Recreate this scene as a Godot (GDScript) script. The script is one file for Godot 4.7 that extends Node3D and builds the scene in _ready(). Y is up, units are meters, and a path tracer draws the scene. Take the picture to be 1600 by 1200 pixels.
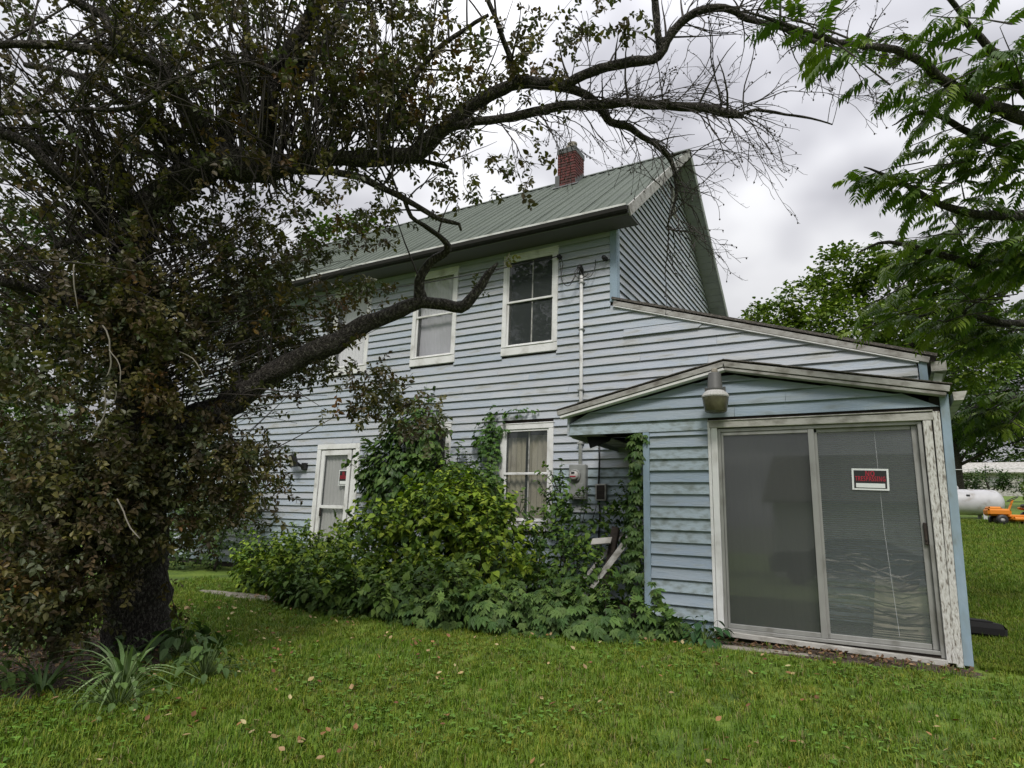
extends Node3D
# A weathered blue clapboard farmhouse behind an old crabapple tree, under an overcast sky. Metres, y up.
# The front wall of the house is the plane z = 0; the sunroom's front is z = 1.74.

const UP := Vector3.UP
const COURSE := 0.1347
var rng := RandomNumberGenerator.new()
var taken := {}
var M := {}
var lumps := FastNoiseLite.new()


# ---------------------------------------------------------------- naming and committing
func numbered(parent: Node, called: String) -> String:
	var key := str(parent.get_instance_id()) + called
	var n: int = taken.get(key, 0)
	taken[key] = n + 1
	return called if n == 0 else "%s_%03d" % [called, n]


func origin_of(n: Node) -> Vector3:
	var p := Vector3.ZERO
	while n is Node3D and n != self:
		p += (n as Node3D).position
		n = n.get_parent()
	return p


func put(node: Node3D, called: String, parent: Node) -> void:
	node.name = numbered(parent, called)
	parent.add_child(node, true)


func thing(called: String, label: String, category: String, at := Vector3.ZERO, group := "") -> Node3D:
	var o := Node3D.new()
	put(o, called, self)
	o.position = at
	tag(o, label, category, group)
	return o


func tag(o: Node, label: String, category: String, group := "") -> void:
	o.set_meta("label", label)
	o.set_meta("category", category)
	if group:
		o.set_meta("group", group)


func start(flat := true) -> SurfaceTool:
	var st := SurfaceTool.new()
	st.begin(Mesh.PRIMITIVE_TRIANGLES)
	st.set_smooth_group(0xFFFFFFFF if flat else 0)
	return st


func done(st: SurfaceTool) -> ArrayMesh:
	st.generate_normals()
	return st.commit()


# a named mesh whose points are given in the scene's own metres, wherever its parent stands
func obj(called: String, shape: Variant, mat: Material, parent: Node) -> MeshInstance3D:
	var o := MeshInstance3D.new()
	o.mesh = done(shape) if shape is SurfaceTool else shape
	o.material_override = mat
	put(o, called, parent)
	o.position = -origin_of(parent)
	return o


# the same for a mesh that has its own origin
func placed(called: String, mesh: Mesh, mat: Material, parent: Node, t: Transform3D) -> MeshInstance3D:
	var o := MeshInstance3D.new()
	o.mesh = mesh
	o.material_override = mat
	put(o, called, parent)
	o.transform = Transform3D(t.basis, t.origin - origin_of(parent))
	return o


func many(called: String, mesh: Mesh, mat: Material, spots: Array, tints: Array, parent: Node) -> MultiMeshInstance3D:
	var mm := MultiMesh.new()
	mm.transform_format = MultiMesh.TRANSFORM_3D
	mm.use_colors = true
	mm.mesh = mesh
	mm.instance_count = spots.size()
	for i in spots.size():
		mm.set_instance_transform(i, spots[i])
		mm.set_instance_color(i, tints[i])
	var o := MultiMeshInstance3D.new()
	o.multimesh = mm
	o.material_override = mat
	put(o, called, parent)
	o.position = -origin_of(parent)
	o.set_meta("kind", "stuff")
	return o


# ---------------------------------------------------------------- shapes
func quad(st: SurfaceTool, a: Vector3, b: Vector3, c: Vector3, d: Vector3) -> void:
	for v in [a, c, b, a, d, c]:
		st.add_vertex(v)


func tri(st: SurfaceTool, a: Vector3, b: Vector3, c: Vector3) -> void:
	st.add_vertex(a)
	st.add_vertex(c)
	st.add_vertex(b)


func box(st: SurfaceTool, centre: Vector3, size: Vector3, bev := 0.0, basis := Basis.IDENTITY) -> void:
	var h := size * 0.5
	bev = minf(bev, minf(h.x, minf(h.y, h.z)) * 0.9)
	var axes := [Vector3.RIGHT, Vector3.UP, Vector3.BACK]
	for k in 3:
		for s in [-1.0, 1.0]:
			var n: Vector3 = axes[k] * s
			var u: Vector3 = axes[(k + 1) % 3] * s
			var v: Vector3 = axes[(k + 2) % 3]
			var hn := absf(n.dot(h))
			var hu := absf(u.dot(h)) - bev
			var hv := absf(v.dot(h)) - bev
			var c := n * hn
			quad(st, centre + basis * (c - u * hu - v * hv), centre + basis * (c + u * hu - v * hv), centre + basis * (c + u * hu + v * hv), centre + basis * (c - u * hu + v * hv))
	if bev <= 0.0:
		return
	for k in 3:
		for s in [-1.0, 1.0]:
			for t in [-1.0, 1.0]:
				var n1: Vector3 = axes[k] * s
				var n2: Vector3 = axes[(k + 1) % 3] * t
				var w: Vector3 = axes[(k + 2) % 3] * (absf(axes[(k + 2) % 3].dot(h)) - bev)
				var h1 := absf(n1.dot(h))
				var h2 := absf(n2.dot(h))
				var p := n1 * h1 + n2 * (h2 - bev)
				var q := n1 * (h1 - bev) + n2 * h2
				if s * t > 0:
					quad(st, centre + basis * (p - w), centre + basis * (q - w), centre + basis * (q + w), centre + basis * (p + w))
				else:
					quad(st, centre + basis * (q - w), centre + basis * (p - w), centre + basis * (p + w), centre + basis * (q + w))


# a box from corner to corner
func slab(st: SurfaceTool, lo: Vector3, hi: Vector3, bev := 0.0) -> void:
	box(st, (lo + hi) * 0.5, hi - lo, bev)


# a square bar from a to b
func bar(st: SurfaceTool, a: Vector3, b: Vector3, w: float, t: float, facing := Vector3.BACK, bev := 0.0) -> void:
	var y := (b - a).normalized()
	var x := y.cross(facing).normalized()
	var z := x.cross(y)
	box(st, (a + b) * 0.5, Vector3(w, a.distance_to(b), t), bev, Basis(x, y, z))


# a tube along points with a radius at each
func tube(st: SurfaceTool, pts: Array, radii: Array, sides := 7, rough := 0.0, capped := true) -> void:
	var rings := []
	var side := Vector3.RIGHT
	for i in pts.size():
		var a: Vector3 = pts[maxi(i - 1, 0)]
		var b: Vector3 = pts[mini(i + 1, pts.size() - 1)]
		var d := (b - a).normalized()
		if i == 0:
			side = d.cross(Vector3(0.3, 0.2, 0.93)).normalized()
		side = (side - d * side.dot(d)).normalized()
		var over := d.cross(side)
		var ring := []
		for k in sides:
			var ang := TAU * k / sides
			var dir := side * cos(ang) + over * sin(ang)
			var r: float = radii[i]
			var p: Vector3 = pts[i] + dir * r
			if rough > 0.0:
				p += dir * r * rough * (lumps.get_noise_3dv(p * 9.0) + 0.7 * lumps.get_noise_3dv(p * 26.0))
			ring.append(p)
		rings.append(ring)
	for i in rings.size() - 1:
		for k in sides:
			var m := (k + 1) % sides
			quad(st, rings[i][k], rings[i][m], rings[i + 1][m], rings[i + 1][k])
	if capped:
		for e in [0, rings.size() - 1]:
			var r: Array = rings[e]
			for k in range(1, sides - 1):
				if e == 0:
					tri(st, r[0], r[k + 1], r[k])
				else:
					tri(st, r[0], r[k], r[k + 1])


# points of a limb given by a few knots, smoothed and with small wanderings; returns [points, radii]
func limb_points(knots: Array, step: float, wander: float) -> Array:
	var pts := []
	var rad := []
	var n := knots.size() / 4
	for i in n - 1:
		var p0 := knot(knots, maxi(i - 1, 0))
		var p1 := knot(knots, i)
		var p2 := knot(knots, i + 1)
		var p3 := knot(knots, mini(i + 2, n - 1))
		var parts := maxi(1, int(ceil(p1.distance_to(p2) / step)))
		for s in parts + (1 if i == n - 2 else 0):
			var t := float(s) / parts
			var p := p1.cubic_interpolate(p2, p0, p3, t)
			p += Vector3(lumps.get_noise_3dv(p * 6.0), lumps.get_noise_3dv(p * 6.0 + Vector3(40, 0, 0)), lumps.get_noise_3dv(p * 6.0 + Vector3(0, 40, 0))) * wander
			pts.append(p)
			rad.append(lerpf(knots[i * 4 + 3], knots[i * 4 + 7], t))
	return [pts, rad]


func knot(k: Array, i: int) -> Vector3:
	return Vector3(k[i * 4], k[i * 4 + 1], k[i * 4 + 2])


# a lathe round a vertical axis: profile of Vector2(radius, height)
func lathe(st: SurfaceTool, at: Vector3, profile: Array, sides := 24, basis := Basis.IDENTITY, flute := 0.0) -> void:
	for i in profile.size() - 1:
		for k in sides:
			var a0 := TAU * k / sides
			var a1 := TAU * (k + 1) / sides
			var p: Vector2 = profile[i]
			var q: Vector2 = profile[i + 1]
			var f0 := 1.0 - (flute if k % 2 == 0 else 0.0)
			var f1 := 1.0 - (flute if (k + 1) % 2 == 0 else 0.0)
			quad(st, at + basis * Vector3(cos(a1) * p.x * f1, p.y, sin(a1) * p.x * f1), at + basis * Vector3(cos(a0) * p.x * f0, p.y, sin(a0) * p.x * f0), at + basis * Vector3(cos(a0) * q.x * f0, q.y, sin(a0) * q.x * f0), at + basis * Vector3(cos(a1) * q.x * f1, q.y, sin(a1) * q.x * f1))


# ---------------------------------------------------------------- materials
func lin(r: float, g: float, b: float, a := 1.0) -> Color:
	var c := Color(r, g, b).linear_to_srgb()
	c.a = a
	return c


func plain(r: float, g: float, b: float, rough := 0.7, metal := 0.0) -> StandardMaterial3D:
	var m := StandardMaterial3D.new()
	m.albedo_color = lin(r, g, b)
	m.roughness = rough
	m.metallic = metal
	return m


func noise_map(freq: float, octaves: int, stops: Array, colours: Array, size := 512, seed_ := 1, kind := FastNoiseLite.TYPE_SIMPLEX_SMOOTH) -> NoiseTexture2D:
	var n := FastNoiseLite.new()
	n.noise_type = kind
	n.frequency = freq
	n.fractal_octaves = octaves
	n.seed = seed_
	var g := Gradient.new()
	g.offsets = PackedFloat32Array(stops)
	g.colors = PackedColorArray(colours)
	var t := NoiseTexture2D.new()
	t.width = size
	t.height = size
	t.seamless = true
	t.noise = n
	t.color_ramp = g
	return t


# a surface whose colour wanders between several tones, mapped by world position
func mottled(freq: float, octaves: int, stops: Array, colours: Array, scale: Vector3, rough := 0.75, bump := 0.0, bump_freq := 0.05, seed_ := 1) -> StandardMaterial3D:
	var m := StandardMaterial3D.new()
	m.albedo_texture = noise_map(freq, octaves, stops, colours, 512, seed_)
	m.roughness = rough
	m.uv1_triplanar = true
	m.uv1_world_triplanar = true
	m.uv1_triplanar_sharpness = 8.0
	m.uv1_scale = scale
	if bump > 0.0:
		m.heightmap_enabled = true
		m.heightmap_scale = bump
		m.heightmap_texture = noise_map(bump_freq, 4, [0.0, 1.0], [Color.BLACK, Color.WHITE], 512, seed_ + 7)
	return m


func leafy(rough := 0.45, through := 0.5) -> StandardMaterial3D:
	var m := StandardMaterial3D.new()
	m.vertex_color_use_as_albedo = true
	m.roughness = rough
	m.backlight_enabled = true
	m.backlight = Color(through * 0.9, through, through * 0.55)
	m.metallic_specular = 0.36
	m.cull_mode = BaseMaterial3D.CULL_DISABLED
	return m


func make_materials() -> void:
	var blue := [lin(0.475, 0.50, 0.535), lin(0.45, 0.48, 0.525), lin(0.41, 0.45, 0.505), lin(0.445, 0.47, 0.495), lin(0.34, 0.355, 0.35)]
	M.siding = []
	for k in 4:
		var s := mottled(0.006, 5, [0.0, 0.38, 0.58, 0.72, 0.93], blue, Vector3(0.30, 1.7, 0.30) * (1.0 + 0.13 * k), 0.62, 0.25, 0.03, 11 + k * 5)
		s.uv1_offset = Vector3(0.31 * k, 0.17 * k, 0.23 * k)
		s.albedo_color = [Color(1, 1, 1), Color(0.97, 0.975, 0.985), Color(0.985, 0.98, 0.975), Color(0.95, 0.97, 0.985)][k]
		M.siding.append(s)
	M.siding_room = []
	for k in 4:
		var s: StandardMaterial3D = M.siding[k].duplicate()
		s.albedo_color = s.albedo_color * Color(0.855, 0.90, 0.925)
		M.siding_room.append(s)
	M.siding_stained = mottled(0.012, 5, [0.0, 0.4, 0.55, 0.7, 1.0], [lin(0.43, 0.475, 0.50), lin(0.40, 0.45, 0.475), lin(0.365, 0.405, 0.415), lin(0.30, 0.33, 0.325), lin(0.215, 0.235, 0.21)], Vector3(0.8, 1.5, 0.8), 0.75, 0.3, 0.03, 77)
	M.siding_stained.albedo_color = Color(0.91, 0.945, 0.965)
	M.corner_blue = mottled(0.01, 4, [0.0, 0.5, 0.8, 1.0], [lin(0.30, 0.39, 0.47), lin(0.26, 0.35, 0.43), lin(0.245, 0.32, 0.37), lin(0.20, 0.24, 0.25)], Vector3(0.8, 0.35, 0.8), 0.65, 0.2, 0.04, 5)
	M.white = mottled(0.008, 5, [0.0, 0.5, 0.75, 1.0], [lin(0.80, 0.805, 0.80), lin(0.75, 0.755, 0.75), lin(0.66, 0.66, 0.645), lin(0.48, 0.475, 0.45)], Vector3(0.7, 0.5, 0.7), 0.6, 0.2, 0.04, 21)
	M.trim_dirty = mottled(0.012, 5, [0.0, 0.45, 0.65, 1.0], [lin(0.50, 0.49, 0.46), lin(0.43, 0.42, 0.39), lin(0.32, 0.31, 0.28), lin(0.19, 0.18, 0.155)], Vector3(0.6, 0.9, 0.6), 0.75, 0.25, 0.05, 23)
	M.flaky = mottled(0.03, 5, [0.0, 0.50, 0.66, 0.74, 1.0], [lin(0.66, 0.655, 0.63), lin(0.56, 0.555, 0.53), lin(0.42, 0.405, 0.37), lin(0.23, 0.21, 0.185), lin(0.15, 0.13, 0.11)], Vector3(2.6, 0.7, 2.6), 0.8, 0.5, 0.05, 31)
	M.alu = mottled(0.01, 4, [0.0, 0.6, 1.0], [lin(0.40, 0.40, 0.385), lin(0.34, 0.34, 0.325), lin(0.22, 0.215, 0.195)], Vector3(0.9, 0.4, 0.9), 0.42, 0.0, 0.05, 41)
	M.alu.metallic = 0.35
	M.roof = mottled(0.008, 4, [0.0, 0.45, 0.8, 1.0], [lin(0.080, 0.100, 0.075), lin(0.070, 0.089, 0.066), lin(0.059, 0.076, 0.057), lin(0.048, 0.058, 0.045)], Vector3(0.35, 0.35, 0.35), 0.7, 0.0, 0.05, 51)
	M.soffit = mottled(0.01, 4, [0.0, 0.6, 1.0], [lin(0.26, 0.285, 0.255), lin(0.22, 0.245, 0.22), lin(0.15, 0.165, 0.14)], Vector3(0.4, 0.4, 0.4), 0.7, 0.0, 0.05, 53)
	M.shingle = mottled(0.05, 4, [0.0, 0.5, 1.0], [lin(0.16, 0.145, 0.125), lin(0.10, 0.09, 0.08), lin(0.055, 0.05, 0.045)], Vector3(0.7, 0.7, 0.7), 0.95, 1.0, 0.1, 61)
	M.dark_wood = mottled(0.02, 4, [0.0, 0.5, 1.0], [lin(0.06, 0.045, 0.035), lin(0.035, 0.027, 0.022), lin(0.018, 0.015, 0.013)], Vector3(0.4, 1.5, 0.4), 0.9, 0.4, 0.05, 63)
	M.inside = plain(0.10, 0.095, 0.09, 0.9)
	M.concrete = mottled(0.02, 5, [0.0, 0.5, 1.0], [lin(0.34, 0.31, 0.26), lin(0.25, 0.225, 0.185), lin(0.14, 0.125, 0.10)], Vector3(0.6, 0.6, 0.6), 0.9, 0.6, 0.06, 65)
	M.brick = []
	for k in 4:
		M.brick.append(mottled(0.04, 4, [0.0, 0.5, 1.0], [lin(0.21 - 0.025 * k, 0.055, 0.05), lin(0.15 - 0.02 * k, 0.04, 0.038), lin(0.08, 0.036, 0.034)], Vector3(1.5, 1.5, 1.5), 0.9, 0.5, 0.08, 70 + k))
	M.mortar = plain(0.09, 0.082, 0.078, 0.95)
	M.lead = plain(0.10, 0.105, 0.105, 0.7)
	M.black = plain(0.012, 0.012, 0.013, 0.55)
	M.rubber = plain(0.02, 0.02, 0.021, 0.5)
	M.grey_metal = mottled(0.01, 4, [0.0, 0.6, 1.0], [lin(0.30, 0.31, 0.30), lin(0.25, 0.26, 0.25), lin(0.16, 0.16, 0.15)], Vector3(1.0, 1.0, 1.0), 0.5, 0.0, 0.05, 81)
	M.lamp_grey = plain(0.085, 0.085, 0.08, 0.55)
	M.reflector = plain(0.45, 0.44, 0.42, 0.45)
	M.lamp_lens = mottled(0.01, 4, [0.0, 0.5, 1.0], [lin(0.15, 0.14, 0.09), lin(0.11, 0.10, 0.065), lin(0.07, 0.065, 0.04)], Vector3(1.5, 1.5, 1.5), 0.25, 0.0, 0.05, 83)
	M.pane = StandardMaterial3D.new()
	M.pane.transparency = BaseMaterial3D.TRANSPARENCY_ALPHA
	M.pane.albedo_color = Color(0.8, 0.85, 0.85, 0.07)
	M.pane.roughness = 0.02
	M.pane.metallic_specular = 0.7
	M.screen_glass = StandardMaterial3D.new()
	M.screen_glass.transparency = BaseMaterial3D.TRANSPARENCY_ALPHA
	M.screen_glass.albedo_color = Color(0.35, 0.36, 0.34, 0.12)
	M.screen_glass.roughness = 0.05
	M.screen_glass.metallic_specular = 0.8
	M.curtain = mottled(0.01, 4, [0.0, 0.6, 1.0], [lin(0.32, 0.30, 0.225), lin(0.26, 0.24, 0.18), lin(0.18, 0.16, 0.12)], Vector3(0.6, 0.3, 0.6), 0.95, 0.0, 0.05, 85)
	M.sheer = plain(0.66, 0.66, 0.68, 0.95)
	M.shade = plain(0.42, 0.42, 0.455, 0.9)
	M.grey_sheer = plain(0.36, 0.36, 0.35, 0.95)
	M.blind = mottled(0.01, 4, [0.0, 0.6, 1.0], [lin(0.13, 0.122, 0.105), lin(0.10, 0.094, 0.082), lin(0.055, 0.05, 0.043)], Vector3(0.6, 0.6, 0.6), 0.7, 0.0, 0.05, 87)
	M.drape = plain(0.035, 0.036, 0.032, 0.9)
	M.fascia = mottled(0.012, 5, [0.0, 0.5, 0.7, 1.0], [lin(0.42, 0.415, 0.395), lin(0.34, 0.335, 0.315), lin(0.25, 0.24, 0.22), lin(0.14, 0.13, 0.115)], Vector3(0.6, 0.9, 0.6), 0.75, 0.25, 0.05, 25)
	M.gutter_brown = plain(0.022, 0.021, 0.019, 0.85)
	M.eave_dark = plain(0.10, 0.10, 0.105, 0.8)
	M.block = plain(0.006, 0.006, 0.006, 0.95)
	M.paper_white = plain(0.72, 0.75, 0.74, 0.6)
	M.sign_red = plain(0.36, 0.015, 0.035, 0.6)
	M.sign_black = plain(0.014, 0.014, 0.014, 0.6)
	M.bark = mottled(0.03, 5, [0.0, 0.42, 0.58, 0.72, 1.0], [lin(0.014, 0.012, 0.010), lin(0.03, 0.025, 0.021), lin(0.055, 0.047, 0.04), lin(0.10, 0.093, 0.08), lin(0.22, 0.21, 0.18)], Vector3(2.2, 1.0, 2.2), 0.95, 3.5, 0.06, 91)
	M.twig = plain(0.045, 0.038, 0.034, 0.9)
	M.pale_twig = plain(0.26, 0.235, 0.20, 0.9)
	M.leaf = leafy(0.42, 0.7)
	M.matt_leaf = leafy(0.6, 0.6)
	M.grass = leafy(0.55, 0.55)
	M.soil = mottled(0.03, 5, [0.0, 0.45, 0.7, 1.0], [lin(0.03, 0.021, 0.015), lin(0.05, 0.034, 0.024), lin(0.08, 0.055, 0.04), lin(0.13, 0.095, 0.07)], Vector3(0.8, 0.8, 0.8), 0.95, 1.5, 0.08, 95)
	M.ground = mottled(0.012, 5, [0.0, 0.35, 0.55, 0.75, 1.0], [lin(0.05, 0.085, 0.010), lin(0.08, 0.135, 0.012), lin(0.11, 0.175, 0.015), lin(0.14, 0.205, 0.021), lin(0.17, 0.205, 0.038)], Vector3(0.22, 0.22, 0.22), 0.9, 2.0, 0.2, 97)
	M.tank = mottled(0.008, 5, [0.0, 0.6, 1.0], [lin(0.58, 0.58, 0.60), lin(0.50, 0.50, 0.52), lin(0.32, 0.30, 0.28)], Vector3(0.5, 0.5, 0.5), 0.4, 0.0, 0.05, 99)
	M.orange = plain(0.62, 0.20, 0.012, 0.45)
	M.car_paint = plain(0.02, 0.022, 0.026, 0.2)
	M.car_paint.clearcoat_enabled = true
	M.barn_white = plain(0.62, 0.62, 0.60, 0.7)


# ---------------------------------------------------------------- the house
# one clapboard: a butt edge standing 20 mm proud with a slot under it; O is the wall's corner, U runs along it, N points out
func board(O: Vector3, U: Vector3, N: Vector3, y0: float, y1: float, b0: float, b1: float, t0: float, t1: float) -> ArrayMesh:
	var st := start()
	var parts := clampi(int((b1 - b0) / 0.7), 1, 8)
	var sag := rng.randf_range(-0.003, 0.003)
	var lift := rng.randf_range(0.0, 0.006)
	var prof := [Vector2(y1 + 0.022, 0.002), Vector2(y0 + 0.003, 0.034 + lift), Vector2(y0, 0.033 + lift), Vector2(y0, 0.029 + lift), Vector2(y0 + 0.08, 0.013)]
	var rows := []
	for p: Vector2 in prof:
		var f := clampf((p.x - y0) / maxf(y1 - y0, 0.001), 0.0, 1.0)
		var row := []
		for i in parts + 1:
			var g := float(i) / parts
			var a := lerpf(lerpf(b0, t0, f), lerpf(b1, t1, f), g)
			var dy := sag * sin(PI * g) + 0.0016 * lumps.get_noise_2d(a * 8.0, y0 * 40.0)
			row.append(O + U * a + UP * (p.x + dy) + N * (p.y + 0.002 * lumps.get_noise_2d(a * 5.0 + 9.0, y0 * 30.0)))
		rows.append(row)
	for r in rows.size() - 1:
		for i in parts:
			quad(st, rows[r][i], rows[r + 1][i], rows[r + 1][i + 1], rows[r][i + 1])
	for e in [0, parts]:
		tri(st, rows[0][e], rows[1][e], rows[4][e])
	return done(st)


# courses of clapboards over a wall; ends(y) gives the clear stretch, holes are [x0, x1, y0, y1]
func clad(wall: Node, O: Vector3, U: Vector3, N: Vector3, y_from: float, y_to: float, ends: Callable, holes: Array, stained: Callable, joint := 3.1, mats := []) -> void:
	var y := y_from
	while y < y_to - 0.02:
		var top := minf(y + COURSE, y_to)
		var lo: Vector2 = ends.call(y)
		var hi: Vector2 = ends.call(top)
		var spans := [[lo.x, lo.y, hi.x, hi.y]]
		for h in holes:
			if top <= h[2] or y >= h[3]:
				continue
			var next := []
			for s in spans:
				if h[1] <= s[0] or h[0] >= s[1]:
					next.append(s)
					continue
				if h[0] > s[0] + 0.02:
					next.append([s[0], h[0], s[2], h[0]])
				if h[1] < s[1] - 0.02:
					next.append([h[1], s[1], h[1], s[3]])
			spans = next
		for s in spans:
			var x: float = s[0]
			while x < s[1] - 0.01:
				var stop: float = x + rng.randf_range(joint * 0.8, joint * 1.25)
				if s[1] - stop < 0.5:
					stop = s[1]
				var ta: float = s[2] if x == s[0] else x
				var tb: float = s[3] if stop == s[1] else stop
				if tb < ta:
					tb = ta
				var mat: Material = M.siding_stained if stained.call((x + stop) * 0.5, y) else (M.siding if mats.is_empty() else mats)[rng.randi() % 4]
				obj("siding_board", board(O, U, N, y, top, x, stop - (0.005 if stop < s[1] else 0.0), ta, tb), mat, wall)
				x = stop
		y = top


# a wall slab with openings, as boxes between them
func pierced(x0: float, x1: float, y0: float, y1: float, z0: float, z1: float, holes: Array) -> SurfaceTool:
	var st := start()
	var xs := [x0, x1]
	var ys := [y0, y1]
	for h in holes:
		xs.append_array([h[0], h[1]])
		ys.append_array([h[2], h[3]])
	xs.sort()
	ys.sort()
	for i in xs.size() - 1:
		for j in ys.size() - 1:
			var cx: float = (xs[i] + xs[i + 1]) * 0.5
			var cy: float = (ys[j] + ys[j + 1]) * 0.5
			if xs[i + 1] - xs[i] < 0.001 or ys[j + 1] - ys[j] < 0.001:
				continue
			var open := false
			for h in holes:
				open = open or (cx > h[0] and cx < h[1] and cy > h[2] and cy < h[3])
			if not open:
				slab(st, Vector3(xs[i], ys[j], z0), Vector3(xs[i + 1], ys[j + 1], z1))
	return st


# a double-hung window in a wall that faces +z: casing, sill, sashes, muntins and panes
func window(house: Node, x0: float, x1: float, y0: float, y1: float, muntin: bool, called := "window") -> Node:
	var c := 0.085
	var st := start()
	slab(st, Vector3(x0, y0 + 0.07, 0.0), Vector3(x0 + c, y1 - c, 0.05), 0.005)
	slab(st, Vector3(x1 - c, y0 + 0.07, 0.0), Vector3(x1, y1 - c, 0.05), 0.005)
	slab(st, Vector3(x0, y1 - c, 0.0), Vector3(x1, y1, 0.052), 0.005)
	slab(st, Vector3(x0 - 0.01, y1, 0.0), Vector3(x1 + 0.01, y1 + 0.018, 0.06), 0.004)
	var w := obj(called, st, M.white, house)
	st = start()
	slab(st, Vector3(x0 - 0.005, y0 - 0.075, 0.0), Vector3(x1 + 0.005, y0 + 0.068, 0.046), 0.005)
	slab(st, Vector3(x0 + 0.06, y0 + 0.068, -0.02), Vector3(x1 - 0.06, y0 + 0.085, 0.058), 0.004)
	obj("sill", st, M.white, w)
	var mid := (y0 + y1) * 0.5 + 0.01
	var i0 := x0 + c
	var i1 := x1 - c
	var lo := y0 + 0.085
	var hi := y1 - c
	for k in 2:
		var a := lo if k == 0 else mid - 0.02
		var b := mid + 0.02 if k == 0 else hi
		var z := 0.012 if k == 0 else 0.034
		st = start()
		slab(st, Vector3(i0, a, z - 0.02), Vector3(i0 + 0.03, b, z), 0.003)
		slab(st, Vector3(i1 - 0.03, a, z - 0.02), Vector3(i1, b, z), 0.003)
		slab(st, Vector3(i0 + 0.03, a, z - 0.02), Vector3(i1 - 0.03, a + 0.035, z), 0.003)
		slab(st, Vector3(i0 + 0.03, b - 0.035, z - 0.02), Vector3(i1 - 0.03, b, z), 0.003)
		var s := obj("sash", st, M.white, w)
		st = start()
		quad(st, Vector3(i0 + 0.03, a + 0.035, z - 0.012), Vector3(i1 - 0.03, a + 0.035, z - 0.012), Vector3(i1 - 0.03, b - 0.035, z - 0.012), Vector3(i0 + 0.03, b - 0.035, z - 0.012))
		obj("pane", st, M.pane, s)
		if muntin:
			st = start()
			slab(st, Vector3((i0 + i1) * 0.5 - 0.011, a + 0.03, -0.075), Vector3((i0 + i1) * 0.5 + 0.011, b - 0.03, -0.055), 0.004)
			obj("muntin", st, M.trim_dirty, s)
	return w


# hanging cloth with folds across the width; pinch draws it together downwards
func cloth(x0: float, x1: float, y0: float, y1: float, z: float, folds: float, depth: float, seed_: float) -> SurfaceTool:
	var st := start(false)
	var nx := 48
	var ny := 8
	var g := []
	for j in ny + 1:
		var row := []
		for i in nx + 1:
			var u := float(i) / nx
			var v := float(j) / ny
			var w := sin(u * folds * TAU + seed_ + 1.4 * sin(u * 5.0 + seed_) + 0.3 * v) * depth * (0.5 + 0.5 * v)
			row.append(Vector3(lerpf(x0, x1, u), lerpf(y1, y0, v) + 0.012 * sin(u * 17.0 + seed_) * (1.0 if j == ny else 0.0), z + w + 0.01 * lumps.get_noise_2d(u * 60.0, v * 40.0 + seed_)))
		g.append(row)
	for j in ny:
		for i in nx:
			quad(st, g[j][i], g[j + 1][i], g[j + 1][i + 1], g[j][i + 1])
	return st


const RIDGE_Y := 9.13
const RIDGE_Z := -3.4
const PITCH := 0.815
const LEFT := -14.6
const CORNER := -3.44
const BACK_WALL := -6.95


func roof_y(z: float) -> float:
	return RIDGE_Y - PITCH * absf(z - RIDGE_Z)


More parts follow.
